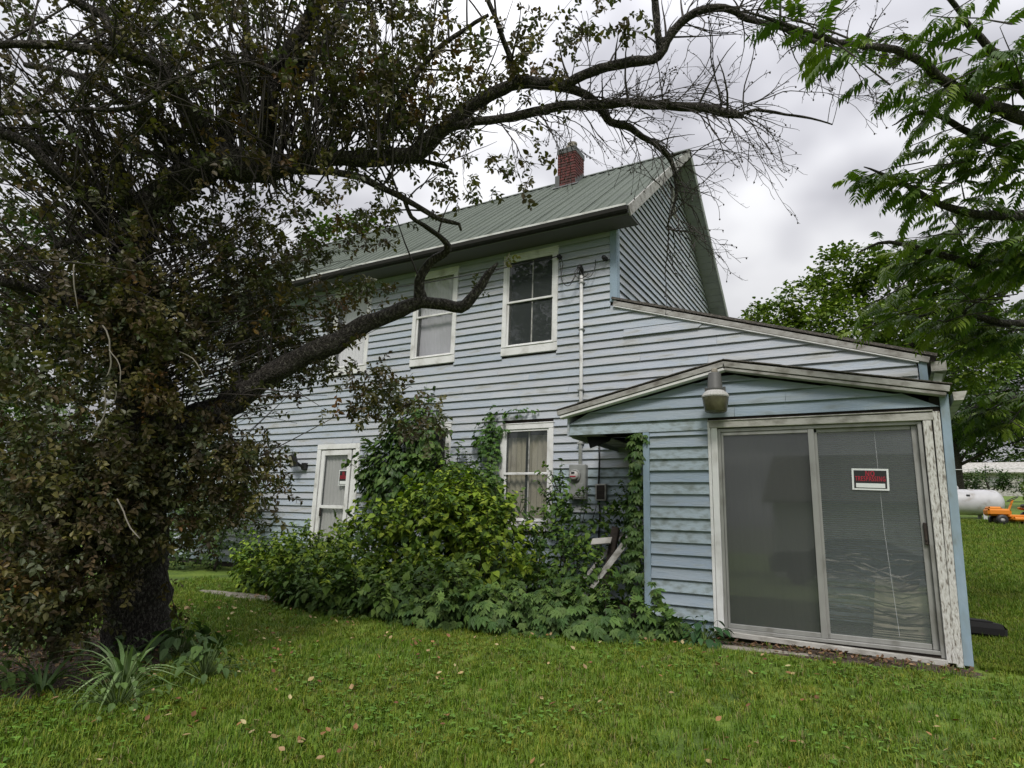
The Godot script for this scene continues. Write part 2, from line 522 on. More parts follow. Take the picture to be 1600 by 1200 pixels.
func build_house() -> void:
	var house := thing("farmhouse", "weathered two storey blue clapboard house with green metal roof and overgrown walls", "house", Vector3(-5.5, 0, -3.4))
	# window openings: outer casing x0, x1, y0, y1
	var wins := [[-5.53, -4.455, 4.0, 5.755], [-7.545, -6.52, 4.0, 5.76], [-9.68, -8.645, 4.0, 5.76], [-13.0, -11.97, 4.0, 5.76], [-5.475, -4.485, 1.08, 2.72], [-7.5, -6.5, 1.08, 2.8]]
	var door := [-9.77, -8.63, 0.38, 2.52]
	var holes := []
	var cuts := []
	for w in wins:
		holes.append([w[0] + 0.08, w[1] - 0.08, w[2] + 0.06, w[3] - 0.08])
		cuts.append([w[0] + 0.015, w[1] - 0.015, w[2] - 0.055, w[3] - 0.01])
	holes.append([door[0] + 0.1, door[1] - 0.1, door[2], door[3] - 0.1])
	cuts.append([door[0] + 0.015, door[1] - 0.015, 0.0, door[3] - 0.01])
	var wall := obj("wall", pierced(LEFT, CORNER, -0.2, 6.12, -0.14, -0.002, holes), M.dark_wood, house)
	var dirty := func(x: float, y: float) -> bool: return (y < 1.9 and x > -4.6 and rng.randf() < 0.75) or (y < 1.2 and rng.randf() < 0.6)
	var main_ends := func(_y: float) -> Vector2: return Vector2(LEFT, -3.52)
	var low_ends := func(y: float) -> Vector2: return Vector2(LEFT, minf(0.5, (4.60 - y) / 0.3285 - 3.43 - 0.03))
	clad(wall, Vector3.ZERO, Vector3.RIGHT, Vector3.BACK, 0.1, 0.1 + COURSE * 33, low_ends, cuts, dirty)
	clad(wall, Vector3.ZERO, Vector3.RIGHT, Vector3.BACK, 0.1 + COURSE * 33, 6.06, main_ends, cuts, dirty)
	# a course that has sprung loose over the lean-to
	obj("siding_board", board(Vector3(0, 0, 0.020), Vector3.RIGHT, Vector3.BACK, 0.1 + COURSE * 29 + 0.004, 0.1 + COURSE * 30, -3.30, -2.15, -3.30, -2.0), M.siding[1], wall)
	# the lean-to's front carries on the plane of the main wall
	var st := start()
	for k in 12:
		var xa := lerpf(CORNER, 0.52, k / 12.0)
		var xb := lerpf(CORNER, 0.52, (k + 1) / 12.0)
		slab(st, Vector3(xa, -0.2, -0.14), Vector3(xb, 4.56 - (xb - CORNER) * 0.3285, -0.002))
	slab(st, Vector3(0.40, -0.2, -6.8), Vector3(0.52, 3.2, -0.14))
	slab(st, Vector3(CORNER, -0.2, -6.9), Vector3(0.52, 3.2, -6.8))
	obj("wall", st, M.dark_wood, house)
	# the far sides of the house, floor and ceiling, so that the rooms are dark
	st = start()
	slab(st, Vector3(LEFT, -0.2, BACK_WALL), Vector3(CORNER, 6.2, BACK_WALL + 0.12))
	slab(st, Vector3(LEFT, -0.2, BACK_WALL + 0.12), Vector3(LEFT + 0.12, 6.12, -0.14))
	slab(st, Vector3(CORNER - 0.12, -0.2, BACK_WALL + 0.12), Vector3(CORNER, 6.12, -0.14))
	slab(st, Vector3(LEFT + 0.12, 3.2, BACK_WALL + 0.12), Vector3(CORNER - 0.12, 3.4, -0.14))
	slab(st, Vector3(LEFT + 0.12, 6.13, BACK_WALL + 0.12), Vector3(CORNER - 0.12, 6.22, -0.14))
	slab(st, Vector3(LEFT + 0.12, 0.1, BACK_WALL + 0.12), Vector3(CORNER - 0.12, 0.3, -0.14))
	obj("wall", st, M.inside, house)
	# the gable wall faces +x
	st = start()
	var gz := [BACK_WALL, RIDGE_Z, 0.0]
	tri(st, Vector3(CORNER - 0.01, 6.0, 0.0), Vector3(CORNER - 0.01, 6.0, BACK_WALL), Vector3(CORNER - 0.01, RIDGE_Y - 0.14, RIDGE_Z))
	var gable := obj("wall", st, M.dark_wood, house)
	st = start()
	tri(st, Vector3(LEFT, 6.0, BACK_WALL), Vector3(LEFT, 6.0, 0.0), Vector3(LEFT, RIDGE_Y - 0.14, RIDGE_Z))
	obj("wall", st, M.dark_wood, house)
	var gable_ends := func(y: float) -> Vector2:
		var half := (RIDGE_Y - 0.16 - y) / PITCH
		return Vector2(maxf(0.06, -RIDGE_Z - half), minf(-BACK_WALL, -RIDGE_Z + maxf(half, 0.02)))
	clad(gable, Vector3(CORNER, 0, 0), Vector3.FORWARD, Vector3.RIGHT, 4.45, RIDGE_Y - 0.3, gable_ends, [[3.22, 3.58, 7.72, 8.3]], func(_x: float, _y: float) -> bool: return false, 3.6)
	st = start()
	for s in [-1.0, 1.0]:
		bar(st, Vector3(CORNER + 0.022, 7.72, RIDGE_Z + 0.17 * s), Vector3(CORNER + 0.022, 8.32, RIDGE_Z), 0.05, 0.04, Vector3.RIGHT, 0.004)
	slab(st, Vector3(CORNER, 7.68, RIDGE_Z - 0.2), Vector3(CORNER + 0.045, 7.73, RIDGE_Z + 0.2), 0.004)
	var vent := obj("vent", st, M.trim_dirty, house)
	for k in 7:
		st = start()
		var yy := 7.77 + k * 0.075
		var hw := 0.15 * (1.0 - (yy - 7.72) / 0.6)
		box(st, Vector3(CORNER + 0.015, yy, RIDGE_Z), Vector3(0.012, 0.06, hw * 2.0), 0.0, Basis(Vector3.BACK, -0.6))
		obj("louvre", st, M.trim_dirty, vent)
	for w in wins.size():
		var r: Array = wins[w]
		window(house, r[0], r[1], r[2], r[3], w == 0 or w >= 4)
	build_roof(house)
	build_chimney(house)
	build_lean_to_trim(house)
	build_sunroom(house)
	build_house_door(house, door)


func build_roof(house: Node) -> void:
	var st := start()
	var e0 := -3.04
	var e1 := LEFT - 0.25
	# decks under the metal
	var nrm := Vector3(0, 1, PITCH).normalized()
	var fall := Vector3(0, -PITCH, 1).normalized()
	for s in [1.0, -1.0]:
		var top := Vector3(0, RIDGE_Y - 0.02, RIDGE_Z)
		var f := Vector3(0, fall.y, fall.z * s)
		var n := Vector3(0, nrm.y, nrm.z * s)
		var a := top + f * 0.03 - n * 0.05
		var len_ := 5.04
		box(st, Vector3((e0 + e1) * 0.5, 0, 0) + a + f * len_ * 0.5, Vector3(e0 - e1, 0.08, len_), 0.0, Basis(Vector3.RIGHT, n, Vector3.RIGHT.cross(n)))
	var deck := obj("roof", st, M.soffit, house)
	# metal sheets with their ribs, lapped side by side
	var x := e0
	var sheet := 0
	while x > e1 + 0.05:
		var x2 := maxf(x - 0.914, e1)
		for s in [1.0, -1.0]:
			st = start()
			var f := Vector3(0, fall.y, fall.z * s)
			var n := Vector3(0, nrm.y, nrm.z * s)
			var top := Vector3(0, RIDGE_Y, RIDGE_Z)
			var long := 5.07 + rng.randf_range(-0.012, 0.012)
			var prof := []
			var p := x
			while p > x2 + 0.01:
				for q in [[0.0, 0.022], [0.018, 0.022], [0.034, 0.002], [0.105, 0.0], [0.112, 0.005], [0.122, 0.005], [0.129, 0.0], [0.195, 0.002], [0.2105, 0.022]]:
					prof.append(Vector2(p - q[0], q[1] + 0.002 + 0.002 * (sheet % 2)))
				p -= 0.2285
			var rows := 5
			for i in prof.size() - 1:
				for r in rows:
					var d0 := long * r / rows
					var d1 := long * (r + 1) / rows
					var w0 := 0.004 * lumps.get_noise_2d(x * 7.0, d0 * 9.0)
					var w1 := 0.004 * lumps.get_noise_2d(x * 7.0, d1 * 9.0)
					var va: Vector3 = Vector3(prof[i].x, 0, 0) + top + f * d0 + n * (prof[i].y + w0)
					var vb: Vector3 = Vector3(prof[i + 1].x, 0, 0) + top + f * d0 + n * (prof[i + 1].y + w0)
					var vc: Vector3 = Vector3(prof[i + 1].x, 0, 0) + top + f * d1 + n * (prof[i + 1].y + w1)
					var vd: Vector3 = Vector3(prof[i].x, 0, 0) + top + f * d1 + n * (prof[i].y + w1)
					quad(st, va, vb, vc, vd)
			obj("roof_sheet", st, M.roof, deck)
		x -= 0.914
		sheet += 1
	st = start()
	for s in [1.0, -1.0]:
		var f := Vector3(0, fall.y, fall.z * s)
		var n := Vector3(0, nrm.y, nrm.z * s)
		box(st, Vector3((e0 + e1) * 0.5, RIDGE_Y + 0.004, RIDGE_Z) + f * 0.075 + n * 0.028, Vector3(e0 - e1 + 0.02, 0.006, 0.17), 0.0, Basis(Vector3.RIGHT, n, Vector3.RIGHT.cross(n)))
	obj("ridge_cap", st, M.roof, deck)
	# rake boards and boarded soffit along the gable end
	for s in [1.0, -1.0]:
		st = start()
		var f := Vector3(0, fall.y, fall.z * s)
		var n := Vector3(0, nrm.y, nrm.z * s)
		var top := Vector3(e0 + 0.012, RIDGE_Y, RIDGE_Z)
		box(st, top + f * 2.54 - n * 0.055, Vector3(0.03, 0.17, 5.07), 0.004, Basis(Vector3.RIGHT, n, Vector3.RIGHT.cross(n)))
		obj("rake_board", st, M.fascia if s > 0 else M.soffit, deck)
		for k in 26:
			st = start()
			var d := 0.12 + k * 0.185
			box(st, Vector3((e0 + CORNER) * 0.5 + 0.015, RIDGE_Y, RIDGE_Z) + f * (d + 0.09) - n * (0.118 + 0.002 * (k % 2)), Vector3(e0 - CORNER - 0.04, 0.012, 0.181), 0.002, Basis(Vector3.RIGHT, n, Vector3.RIGHT.cross(n)))
			obj("soffit_board", st, M.soffit, deck)
	# eave: fascia, soffit and a thin white gutter lip
	st = start()
	slab(st, Vector3(e1, 5.82, 0.52), Vector3(e0, 5.955, 0.55), 0.004)
	obj("fascia", st, M.gutter_brown, deck)
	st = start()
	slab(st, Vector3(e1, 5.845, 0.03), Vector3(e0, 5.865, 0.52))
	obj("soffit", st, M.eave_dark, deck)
	st = start()
	var lip := start()
	var xx := e0 + 0.01
	while xx > e1:
		var nx := maxf(xx - 1.4, e1)
		var ya := 0.014 * lumps.get_noise_2d(xx * 11.0, 3.0)
		var yb := 0.014 * lumps.get_noise_2d(nx * 11.0, 3.0)
		for q in [[Vector2(5.90, 0.552), Vector2(5.84, 0.556)], [Vector2(5.84, 0.556), Vector2(5.85, 0.63)], [Vector2(5.85, 0.63), Vector2(5.908, 0.644)]]:
			quad(st, Vector3(xx, q[0].x + ya, q[0].y), Vector3(nx, q[0].x + yb, q[0].y), Vector3(nx, q[1].x + yb, q[1].y), Vector3(xx, q[1].x + ya, q[1].y))
		for q in [[Vector2(5.908, 0.647), Vector2(5.938, 0.652)], [Vector2(5.938, 0.652), Vector2(5.94, 0.636)], [Vector2(5.94, 0.636), Vector2(5.928, 0.630)]]:
			quad(lip, Vector3(xx, q[0].x + ya, q[0].y), Vector3(nx, q[0].x + yb, q[0].y), Vector3(nx, q[1].x + yb, q[1].y), Vector3(xx, q[1].x + ya, q[1].y))
		xx = nx
	for k in 3:
		slab(st, Vector3(e0 + 0.012, 5.845, 0.556 + 0.02 * k), Vector3(e0 + 0.016, 5.92, 0.59 + 0.018 * k))
	var gut := obj("gutter", st, M.gutter_brown, deck)
	obj("gutter_lip", lip, M.white, deck)
	for k in 5:
		st = start()
		bar(st, Vector3(-3.5 - k * 0.62, 5.93, 0.64), Vector3(-3.55 - k * 0.62, 5.985, 0.52), 0.02, 0.006, UP)
		obj("hanger", st, M.white, gut)
	# corner board and the little block under it
	st = start()
	slab(st, Vector3(-3.525, 4.62, 0.0), Vector3(CORNER + 0.035, 5.84, 0.041), 0.004)
	slab(st, Vector3(CORNER, 4.62, -0.08), Vector3(CORNER + 0.041, 6.0, -0.001), 0.004)
	obj("corner_board", st, M.corner_blue, house)


func build_chimney(house: Node) -> void:
	var x0 := -5.95
	var x1 := -5.5
	var z0 := -3.36
	var z1 := -2.86
	var st := start()
	slab(st, Vector3(x0 + 0.012, 8.3, z0 + 0.012), Vector3(x1 - 0.012, 9.60, z1 - 0.012))
	var c := obj("chimney", st, M.mortar, house)
	var row := 0
	var y := 8.44
	while y < 9.50:
		var shift := 0.0 if row % 2 == 0 else 0.11
		for face in 4:
			var span := (x1 - x0) if face % 2 == 0 else (z1 - z0)
			var p := -shift
			while p < span - 0.02:
				var a := maxf(p, 0.0) + 0.005
				var b := minf(p + 0.215, span) - 0.005
				p += 0.225
				if b - a < 0.03:
					continue
				st = start()
				var d := 0.05
				var out := rng.randf_range(0.0, 0.006)
				var yb := y + rng.randf_range(-0.002, 0.002)
				match face:
					0: slab(st, Vector3(x0 + a, yb, z1 - d), Vector3(x0 + b, yb + 0.058, z1 + out), 0.006)
					1: slab(st, Vector3(x1 - d, yb, z0 + a), Vector3(x1 + out, yb + 0.058, z0 + b), 0.006)
					2: slab(st, Vector3(x0 + a, yb, z0 - out), Vector3(x0 + b, yb + 0.058, z0 + d), 0.006)
					3: slab(st, Vector3(x0 - out, yb, z0 + a), Vector3(x0 + d, yb + 0.058, z0 + b), 0.006)
				obj("brick", st, M.brick[rng.randi() % 4], c)
		y += 0.07
		row += 1
	st = start()
	slab(st, Vector3(x0 - 0.012, 9.53, z0 - 0.012), Vector3(x1 + 0.012, 9.67, z1 + 0.012), 0.01)
	obj("cap", st, M.lead, c)
	st = start()
	lathe(st, Vector3(-5.68, 9.67, -3.08), [Vector2(0.105, 0.0), Vector2(0.10, 0.16), Vector2(0.115, 0.17), Vector2(0.115, 0.21), Vector2(0.085, 0.21), Vector2(0.08, 0.0)], 16)
	obj("flue", st, M.concrete, c)
	st = start()
	box(st, Vector3(-5.72, 9.71, -2.95), Vector3(0.10, 0.08, 0.14), 0.02, Basis(UP, 0.4))
	box(st, Vector3(-5.60, 9.74, -2.94), Vector3(0.09, 0.09, 0.06), 0.02, Basis(Vector3.BACK, 0.5))
	obj("loose_brick", st, M.concrete, c)
	# flashing and tar where it meets the metal
	st = start()
	slab(st, Vector3(x0 - 0.05, roof_y(z1) - 0.03, z1 + 0.001), Vector3(x0 + 0.06, roof_y(z1) + 0.30, z1 + 0.022), 0.004)
	var nrm := Vector3(0, 1, PITCH).normalized()
	box(st, Vector3((x0 + x1) * 0.5, roof_y(z1 + 0.07) + 0.03, z1 + 0.07), Vector3(x1 - x0 + 0.2, 0.012, 0.2), 0.0, Basis(Vector3.RIGHT, nrm, Vector3.RIGHT.cross(nrm)))
	for k in 4:
		slab(st, Vector3(x1 + 0.002, roof_y(z1 - 0.12 * k) - 0.06, z1 - 0.12 * k - 0.12), Vector3(x1 + 0.016, roof_y(z1 - 0.12 * k) + 0.16, z1 - 0.12 * k), 0.003)
	obj("flashing", st, M.lead, c)


func build_lean_to_trim(house: Node) -> void:
	# rake along the front, the thin roof above it, the corner board, gutter and downspout at the low end
	var s := -0.3285
	var a := Vector3(-3.46, 4.645, 0.0)
	var b := Vector3(0.63, 4.645 + s * 4.09, 0.0)
	var st := start()
	bar(st, a + Vector3(0, -0.06, 0.035), b + Vector3(0, -0.06, 0.035), 0.075, 0.07, Vector3.BACK, 0.005)
	obj("rake_board", st, M.fascia, house)
	st = start()
	bar(st, a + Vector3(0.0, -0.108, 0.04), Vector3(0.52, 4.645 + s * 3.98 - 0.108, 0.04), 0.018, 0.05, Vector3.BACK, 0.003)
	obj("rake_moulding", st, M.white, house)
	st = start()
	var n := Vector3(-s, 1, 0).normalized()
	box(st, (a + b) * 0.5 + Vector3(0.03, 0.012, -3.37), Vector3(4.42, 0.035, 6.9), 0.0, Basis(Vector3(1, s, 0).normalized(), n, Vector3.BACK))
	obj("roof", st, M.shingle, house)
	st = start()
	slab(st, Vector3(0.512, 0.0, 0.0), Vector3(0.60, 3.24, 0.041), 0.004)
	slab(st, Vector3(0.521, 0.0, -0.1), Vector3(0.602, 3.2, -0.001), 0.004)
	obj("corner_board", st, M.corner_blue, house)
	st = start()
	slab(st, Vector3(0.655, 3.11, -6.6), Vector3(0.79, 3.13, 0.0), 0.002)
	slab(st, Vector3(0.64, 3.11, -6.6), Vector3(0.655, 3.24, 0.0), 0.002)
	slab(st, Vector3(0.79, 3.11, -6.6), Vector3(0.80, 3.235, 0.0), 0.002)
	slab(st, Vector3(0.655, 3.131, -0.012), Vector3(0.789, 3.232, 0.0), 0.002)
	var g := obj("gutter", st, M.trim_dirty, house)
	st = start()
	bar(st, Vector3(0.72, 3.10, -0.10), Vector3(0.66, 2.86, -0.16), 0.09, 0.07)
	bar(st, Vector3(0.66, 2.86, -0.161), Vector3(0.66, 0.12, -0.161), 0.085, 0.068)
	obj("downspout", st, M.white, g)


func build_sunroom(house: Node) -> void:
	var z := 1.736
	var ax := -1.44
	# the shell: front wall with the door opening, sides, floor
	var wall := obj("wall", pierced(-2.42, 0.56, 0.0, 2.262, z - 0.12, z - 0.002, [[-1.575, 0.475, 0.09, 2.25]]), M.dark_wood, house)
	var st := start()
	slab(st, Vector3(-2.42, -0.1, 0.05), Vector3(-2.34, 2.26, z - 0.12))
	slab(st, Vector3(0.48, -0.1, 0.05), Vector3(0.56, 2.5, z - 0.12))
	slab(st, Vector3(-2.34, -0.1, 0.05), Vector3(0.48, 0.06, z - 0.12))
	obj("wall", st, M.inside, house)
	var y := 0.17
	while y < 2.2:
		var top := minf(y + COURSE, 2.243)
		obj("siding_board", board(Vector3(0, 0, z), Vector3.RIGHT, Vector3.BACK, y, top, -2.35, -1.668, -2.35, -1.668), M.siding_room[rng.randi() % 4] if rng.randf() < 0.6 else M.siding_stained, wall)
		y = top
	st = start()
	slab(st, Vector3(-2.36, 0.0, z - 0.02), Vector3(-1.66, 0.17, z - 0.001))
	obj("foundation_board", st, M.corner_blue, wall)
	# the gable over it, carried out to the left
	st = start()
	for k in 14:
		var xa := lerpf(-3.40, 0.56, k / 14.0)
		var xb := lerpf(-3.40, 0.56, (k + 1) / 14.0)
		var ta := 2.78 - absf(maxf(absf(xa - ax), absf(xb - ax))) * 0.205
		slab(st, Vector3(xa, 2.265, z - 0.10), Vector3(xb, ta, z - 0.002))
	var gable := obj("wall", st, M.dark_wood, house)
	var ends := func(yy: float) -> Vector2:
		var half := (2.86 - yy) / 0.205
		return Vector2(maxf(-3.40, ax - half), minf(0.55, ax + half))
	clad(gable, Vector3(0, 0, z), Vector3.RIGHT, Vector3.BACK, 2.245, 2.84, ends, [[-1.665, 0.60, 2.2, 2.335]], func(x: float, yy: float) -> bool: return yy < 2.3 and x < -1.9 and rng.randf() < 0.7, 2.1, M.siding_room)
	st = start()
	slab(st, Vector3(-3.425, 2.235, z - 0.1), Vector3(-3.398, 2.49, z + 0.042), 0.003)
	slab(st, Vector3(-3.425, 2.225, 0.02), Vector3(-3.405, 2.50, z - 0.1))
	obj("end_board", st, M.siding[1], gable)
	# roof slopes with shingle edge, fascia and rake moulding
	for s in [-1.0, 1.0]:
		var tip := Vector3(-3.53, 2.545, 0) if s < 0 else Vector3(0.645, 2.555, 0)
		var apex := Vector3(ax, 3.0, 0)
		var along := (tip - apex).normalized()
		var n := Vector3(-along.y, along.x, 0) * (1.0 if along.x > 0 else -1.0)
		var span := apex.distance_to(tip)
		var b := Basis(along if s > 0 else -along, n, Vector3.BACK)
		st = start()
		box(st, (apex + tip) * 0.5 + Vector3(0, 0, 0.98) - n * 0.02, Vector3(span, 0.06, 1.74), 0.0, b)
		var r := obj("roof", st, M.dark_wood, house)
		var row := 0
		var d := 0.0
		while d < span - 0.02:
			st = start()
			var w := minf(0.305, span + 0.03 - d)
			var wob := 0.006 * lumps.get_noise_2d(d * 30.0, s * 50.0)
			box(st, apex + along * (d + w * 0.5) + n * (0.022 + 0.004 * (row % 2) + wob) + Vector3(0, 0, 0.99), Vector3(w + 0.02, 0.012, 1.80 + wob * 3.0), 0.002, b)
			obj("shingle", st, M.shingle, r)
			d += 0.305
			row += 1
		st = start()
		box(st, (apex + tip) * 0.5 - n * 0.028 + Vector3(0, 0, z + 0.135), Vector3(span, 0.06, 0.022), 0.003, b)
		obj("fascia", st, M.fascia, r)
		st = start()
		box(st, (apex + tip) * 0.5 - n * 0.082 + Vector3(0, 0, z + 0.085), Vector3(span - 0.04, 0.036, 0.1), 0.006, b)
		obj("rake_moulding", st, M.white if s < 0 else M.fascia, r)
	# gutter at the right eave
	st = start()
	for q in [[Vector2(0.66, 2.50), Vector2(0.665, 2.42)], [Vector2(0.665, 2.42), Vector2(0.74, 2.42)], [Vector2(0.74, 2.42), Vector2(0.775, 2.505)], [Vector2(0.775, 2.505), Vector2(0.785, 2.505)]]:
		quad(st, Vector3(q[0].x, q[0].y, z + 0.1), Vector3(q[0].x, q[0].y, 0.1), Vector3(q[1].x, q[1].y, 0.1), Vector3(q[1].x, q[1].y, z + 0.1))
	quad(st, Vector3(0.66, 2.50, z + 0.1), Vector3(0.665, 2.42, z + 0.1), Vector3(0.74, 2.42, z + 0.1), Vector3(0.775, 2.505, z + 0.1))
	obj("gutter", st, M.trim_dirty, house)
	# clapboards on the side that faces the far lawn
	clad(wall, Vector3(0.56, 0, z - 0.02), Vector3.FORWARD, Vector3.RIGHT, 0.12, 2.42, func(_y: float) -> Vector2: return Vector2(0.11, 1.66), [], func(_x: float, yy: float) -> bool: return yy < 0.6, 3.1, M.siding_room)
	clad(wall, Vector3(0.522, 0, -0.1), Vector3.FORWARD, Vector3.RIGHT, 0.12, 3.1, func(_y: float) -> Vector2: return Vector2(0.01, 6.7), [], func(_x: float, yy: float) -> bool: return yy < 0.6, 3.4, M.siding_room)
	# corner boards
	st = start()
	slab(st, Vector3(-2.43, 0.0, z), Vector3(-2.352, 2.24, z + 0.041), 0.004)
	slab(st, Vector3(-2.432, 0.0, z - 0.1), Vector3(-2.422, 2.24, z - 0.001))
	obj("corner_board", st, M.corner_blue, house)
	st = start()
	bar(st, Vector3(0.552, 0.02, z + 0.012), Vector3(0.594, 2.50, z + 0.012), 0.074, 0.04, Vector3.BACK, 0.004)
	bar(st, Vector3(0.575, 0.02, z - 0.07), Vector3(0.614, 2.50, z - 0.07), 0.03, 0.12, Vector3.BACK, 0.004)
	obj("corner_board", st, M.corner_blue, house)
	# door casing
	st = start()
	bar(st, Vector3(-1.652, 2.298, z + 0.022), Vector3(0.487, 2.285, z + 0.022), 0.074, 0.045, Vector3.BACK, 0.004)
	slab(st, Vector3(-1.665, 2.334, z), Vector3(0.49, 2.347, z + 0.055), 0.003)
	obj("head_casing", st, M.trim_dirty, house)
	st = start()
	slab(st, Vector3(-1.63, 0.07, z), Vector3(-1.562, 2.26, z + 0.04), 0.004)
	slab(st, Vector3(-1.666, 0.07, z), Vector3(-1.634, 2.33, z + 0.041), 0.003)
	obj("side_casing", st, M.white, house)
	st = start()
	bar(st, Vector3(0.425, 0.03, z + 0.022), Vector3(0.434, 2.245, z + 0.022), 0.072, 0.045, Vector3.BACK, 0.004)
	obj("side_casing", st, M.flaky, house)
	st = start()
	bar(st, Vector3(0.490, 0.0, z + 0.012), Vector3(0.516, 2.335, z + 0.012), 0.06, 0.03, Vector3.BACK, 0.003)
	obj("side_casing", st, M.flaky, house)
	# the sliding door
	st = start()
	slab(st, Vector3(-1.56, 0.10, z - 0.07), Vector3(-1.53, 2.25, z + 0.012), 0.003)
	slab(st, Vector3(0.352, 0.06, z - 0.07), Vector3(0.388, 2.245, z + 0.012), 0.003)
	slab(st, Vector3(-1.53, 2.215, z - 0.07), Vector3(0.352, 2.249, z + 0.010), 0.003)
	slab(st, Vector3(-1.53, 0.085, z - 0.075), Vector3(0.352, 0.118, z + 0.02), 0.003)
	var door := obj("sliding_door", st, M.alu, house)
	st = start()
	bar(st, Vector3(-1.6, 0.066, z + 0.035), Vector3(0.395, 0.028, z + 0.035), 0.05, 0.07, Vector3.BACK, 0.004)
	obj("threshold", st, M.trim_dirty, door)
	var frames := [[-1.528, -0.575, z - 0.004, 0.045], [-0.60, 0.350, z - 0.036, 0.05]]
	for k in 2:
		var f: Array = frames[k]
		st = start()
		slab(st, Vector3(f[0], 0.12, f[2] - 0.028), Vector3(f[0] + (0.022 if k == 0 else 0.05), 2.213, f[2]), 0.003)
		slab(st, Vector3(f[1] - (0.058 if k == 0 else 0.052), 0.12, f[2] - 0.028), Vector3(f[1], 2.213, f[2] + (0.006 if k == 0 else 0.0)), 0.003)
		slab(st, Vector3(f[0] + 0.022, 2.175, f[2] - 0.028), Vector3(f[1] - 0.058, 2.213, f[2]), 0.003)
		slab(st, Vector3(f[0] + 0.022, 0.12, f[2] - 0.028), Vector3(f[1] - 0.058, 0.165, f[2]), 0.003)
		var leaf := obj("door_panel", st, M.alu, door)
		st = start()
		var zz: float = f[2] - 0.014
		quad(st, Vector3(f[0] + 0.02, 0.16, zz), Vector3(f[1] - 0.05, 0.16, zz), Vector3(f[1] - 0.05, 2.18, zz), Vector3(f[0] + 0.02, 2.18, zz))
		obj("pane", st, M.screen_glass if k == 0 else M.pane, leaf)
		st = start()
		zz -= 0.011
		quad(st, Vector3(f[0] + 0.02, 0.16, zz), Vector3(f[1] - 0.05, 0.16, zz), Vector3(f[1] - 0.05, 2.18, zz), Vector3(f[0] + 0.02, 2.18, zz))
		obj("pane", st, M.pane, leaf)
		if k == 1:
			st = start()
			slab(st, Vector3(0.316, 1.06, f[2]), Vector3(0.346, 1.27, f[2] + 0.035), 0.006)
			slab(st, Vector3(0.322, 1.10, f[2] + 0.036), Vector3(0.340, 1.23, f[2] + 0.042), 0.002)
			obj("handle", st, M.dark_wood, leaf)
	# soil line and slab edge in front of the door
	# broken soffit under the overhang
	st = start()
	slab(st, Vector3(-3.40, 2.28, 0.03), Vector3(-3.10, 2.295, z - 0.11))
	slab(st, Vector3(-2.62, 2.28, 0.03), Vector3(-2.43, 2.295, z - 0.11))
	var sof := obj("soffit", st, M.trim_dirty, house)
	for k in 4:
		st = start()
		slab(st, Vector3(-3.40, 2.30, 0.2 + k * 0.40), Vector3(-2.42, 2.345, 0.24 + k * 0.40), 0.003)
		obj("joist", st, M.dark_wood, sof)
	st = start()
	slab(st, Vector3(-2.93, 2.13, 0.06), Vector3(-2.80, 2.24, 0.40), 0.01)
	obj("loose_block", st, M.white, sof)
	st = start()
	slab(st, Vector3(-2.76, 2.12, 0.05), Vector3(-2.44, 2.19, 0.12), 0.004)
	slab(st, Vector3(-2.76, 2.20, 0.05), Vector3(-2.70, 2.30, 0.12), 0.004)
	obj("loose_board", st, M.dark_wood, sof)


func build_house_door(house: Node, d: Array) -> void:
	var st := start()
	slab(st, Vector3(d[0], d[2] - 0.05, 0.0), Vector3(d[0] + 0.10, d[3] - 0.10, 0.05), 0.005)
	slab(st, Vector3(d[1] - 0.10, d[2] - 0.05, 0.0), Vector3(d[1], d[3] - 0.10, 0.05), 0.005)
	slab(st, Vector3(d[0], d[3] - 0.10, 0.0), Vector3(d[1], d[3], 0.052), 0.005)
	var door := obj("storm_door", st, M.white, house)
	var x0: float = d[0] + 0.12
	var x1: float = d[1] - 0.22
	var y0: float = d[2]
	var y1: float = d[3] - 0.12
	st = start()
	slab(st, Vector3(x0, y0, 0.0), Vector3(x0 + 0.09, y1, 0.034), 0.004)
	slab(st, Vector3(x1 - 0.09, y0, 0.0), Vector3(x1, y1, 0.034), 0.004)
	slab(st, Vector3(x0 + 0.09, y1 - 0.10, 0.0), Vector3(x1 - 0.09, y1, 0.034), 0.004)
	slab(st, Vector3(x0 + 0.09, 1.27, 0.0), Vector3(x1 - 0.09, 1.33, 0.034), 0.004)
	slab(st, Vector3(x0 + 0.09, y0, 0.0), Vector3(x1 - 0.09, y0 + 0.12, 0.034), 0.004)
	slab(st, Vector3(x1 + 0.03, y0, 0.0), Vector3(x1 + 0.10, y1, 0.03), 0.004)
	obj("door_frame", st, M.white, door)
	for k in 2:
		st = start()
		var a: float = y0 + 0.12 if k == 0 else 1.33
		var b: float = 1.27 if k == 0 else y1 - 0.10
		quad(st, Vector3(x0 + 0.09, a, 0.014), Vector3(x1 - 0.09, a, 0.014), Vector3(x1 - 0.09, b, 0.014), Vector3(x0 + 0.09, b, 0.014))
		obj("pane", st, M.pane, door)
	st = start()
	slab(st, Vector3(x0 + 0.095, 1.12, 0.036), Vector3(x0 + 0.13, 1.28, 0.06), 0.006)
	obj("handle", st, M.dark_wood, door)


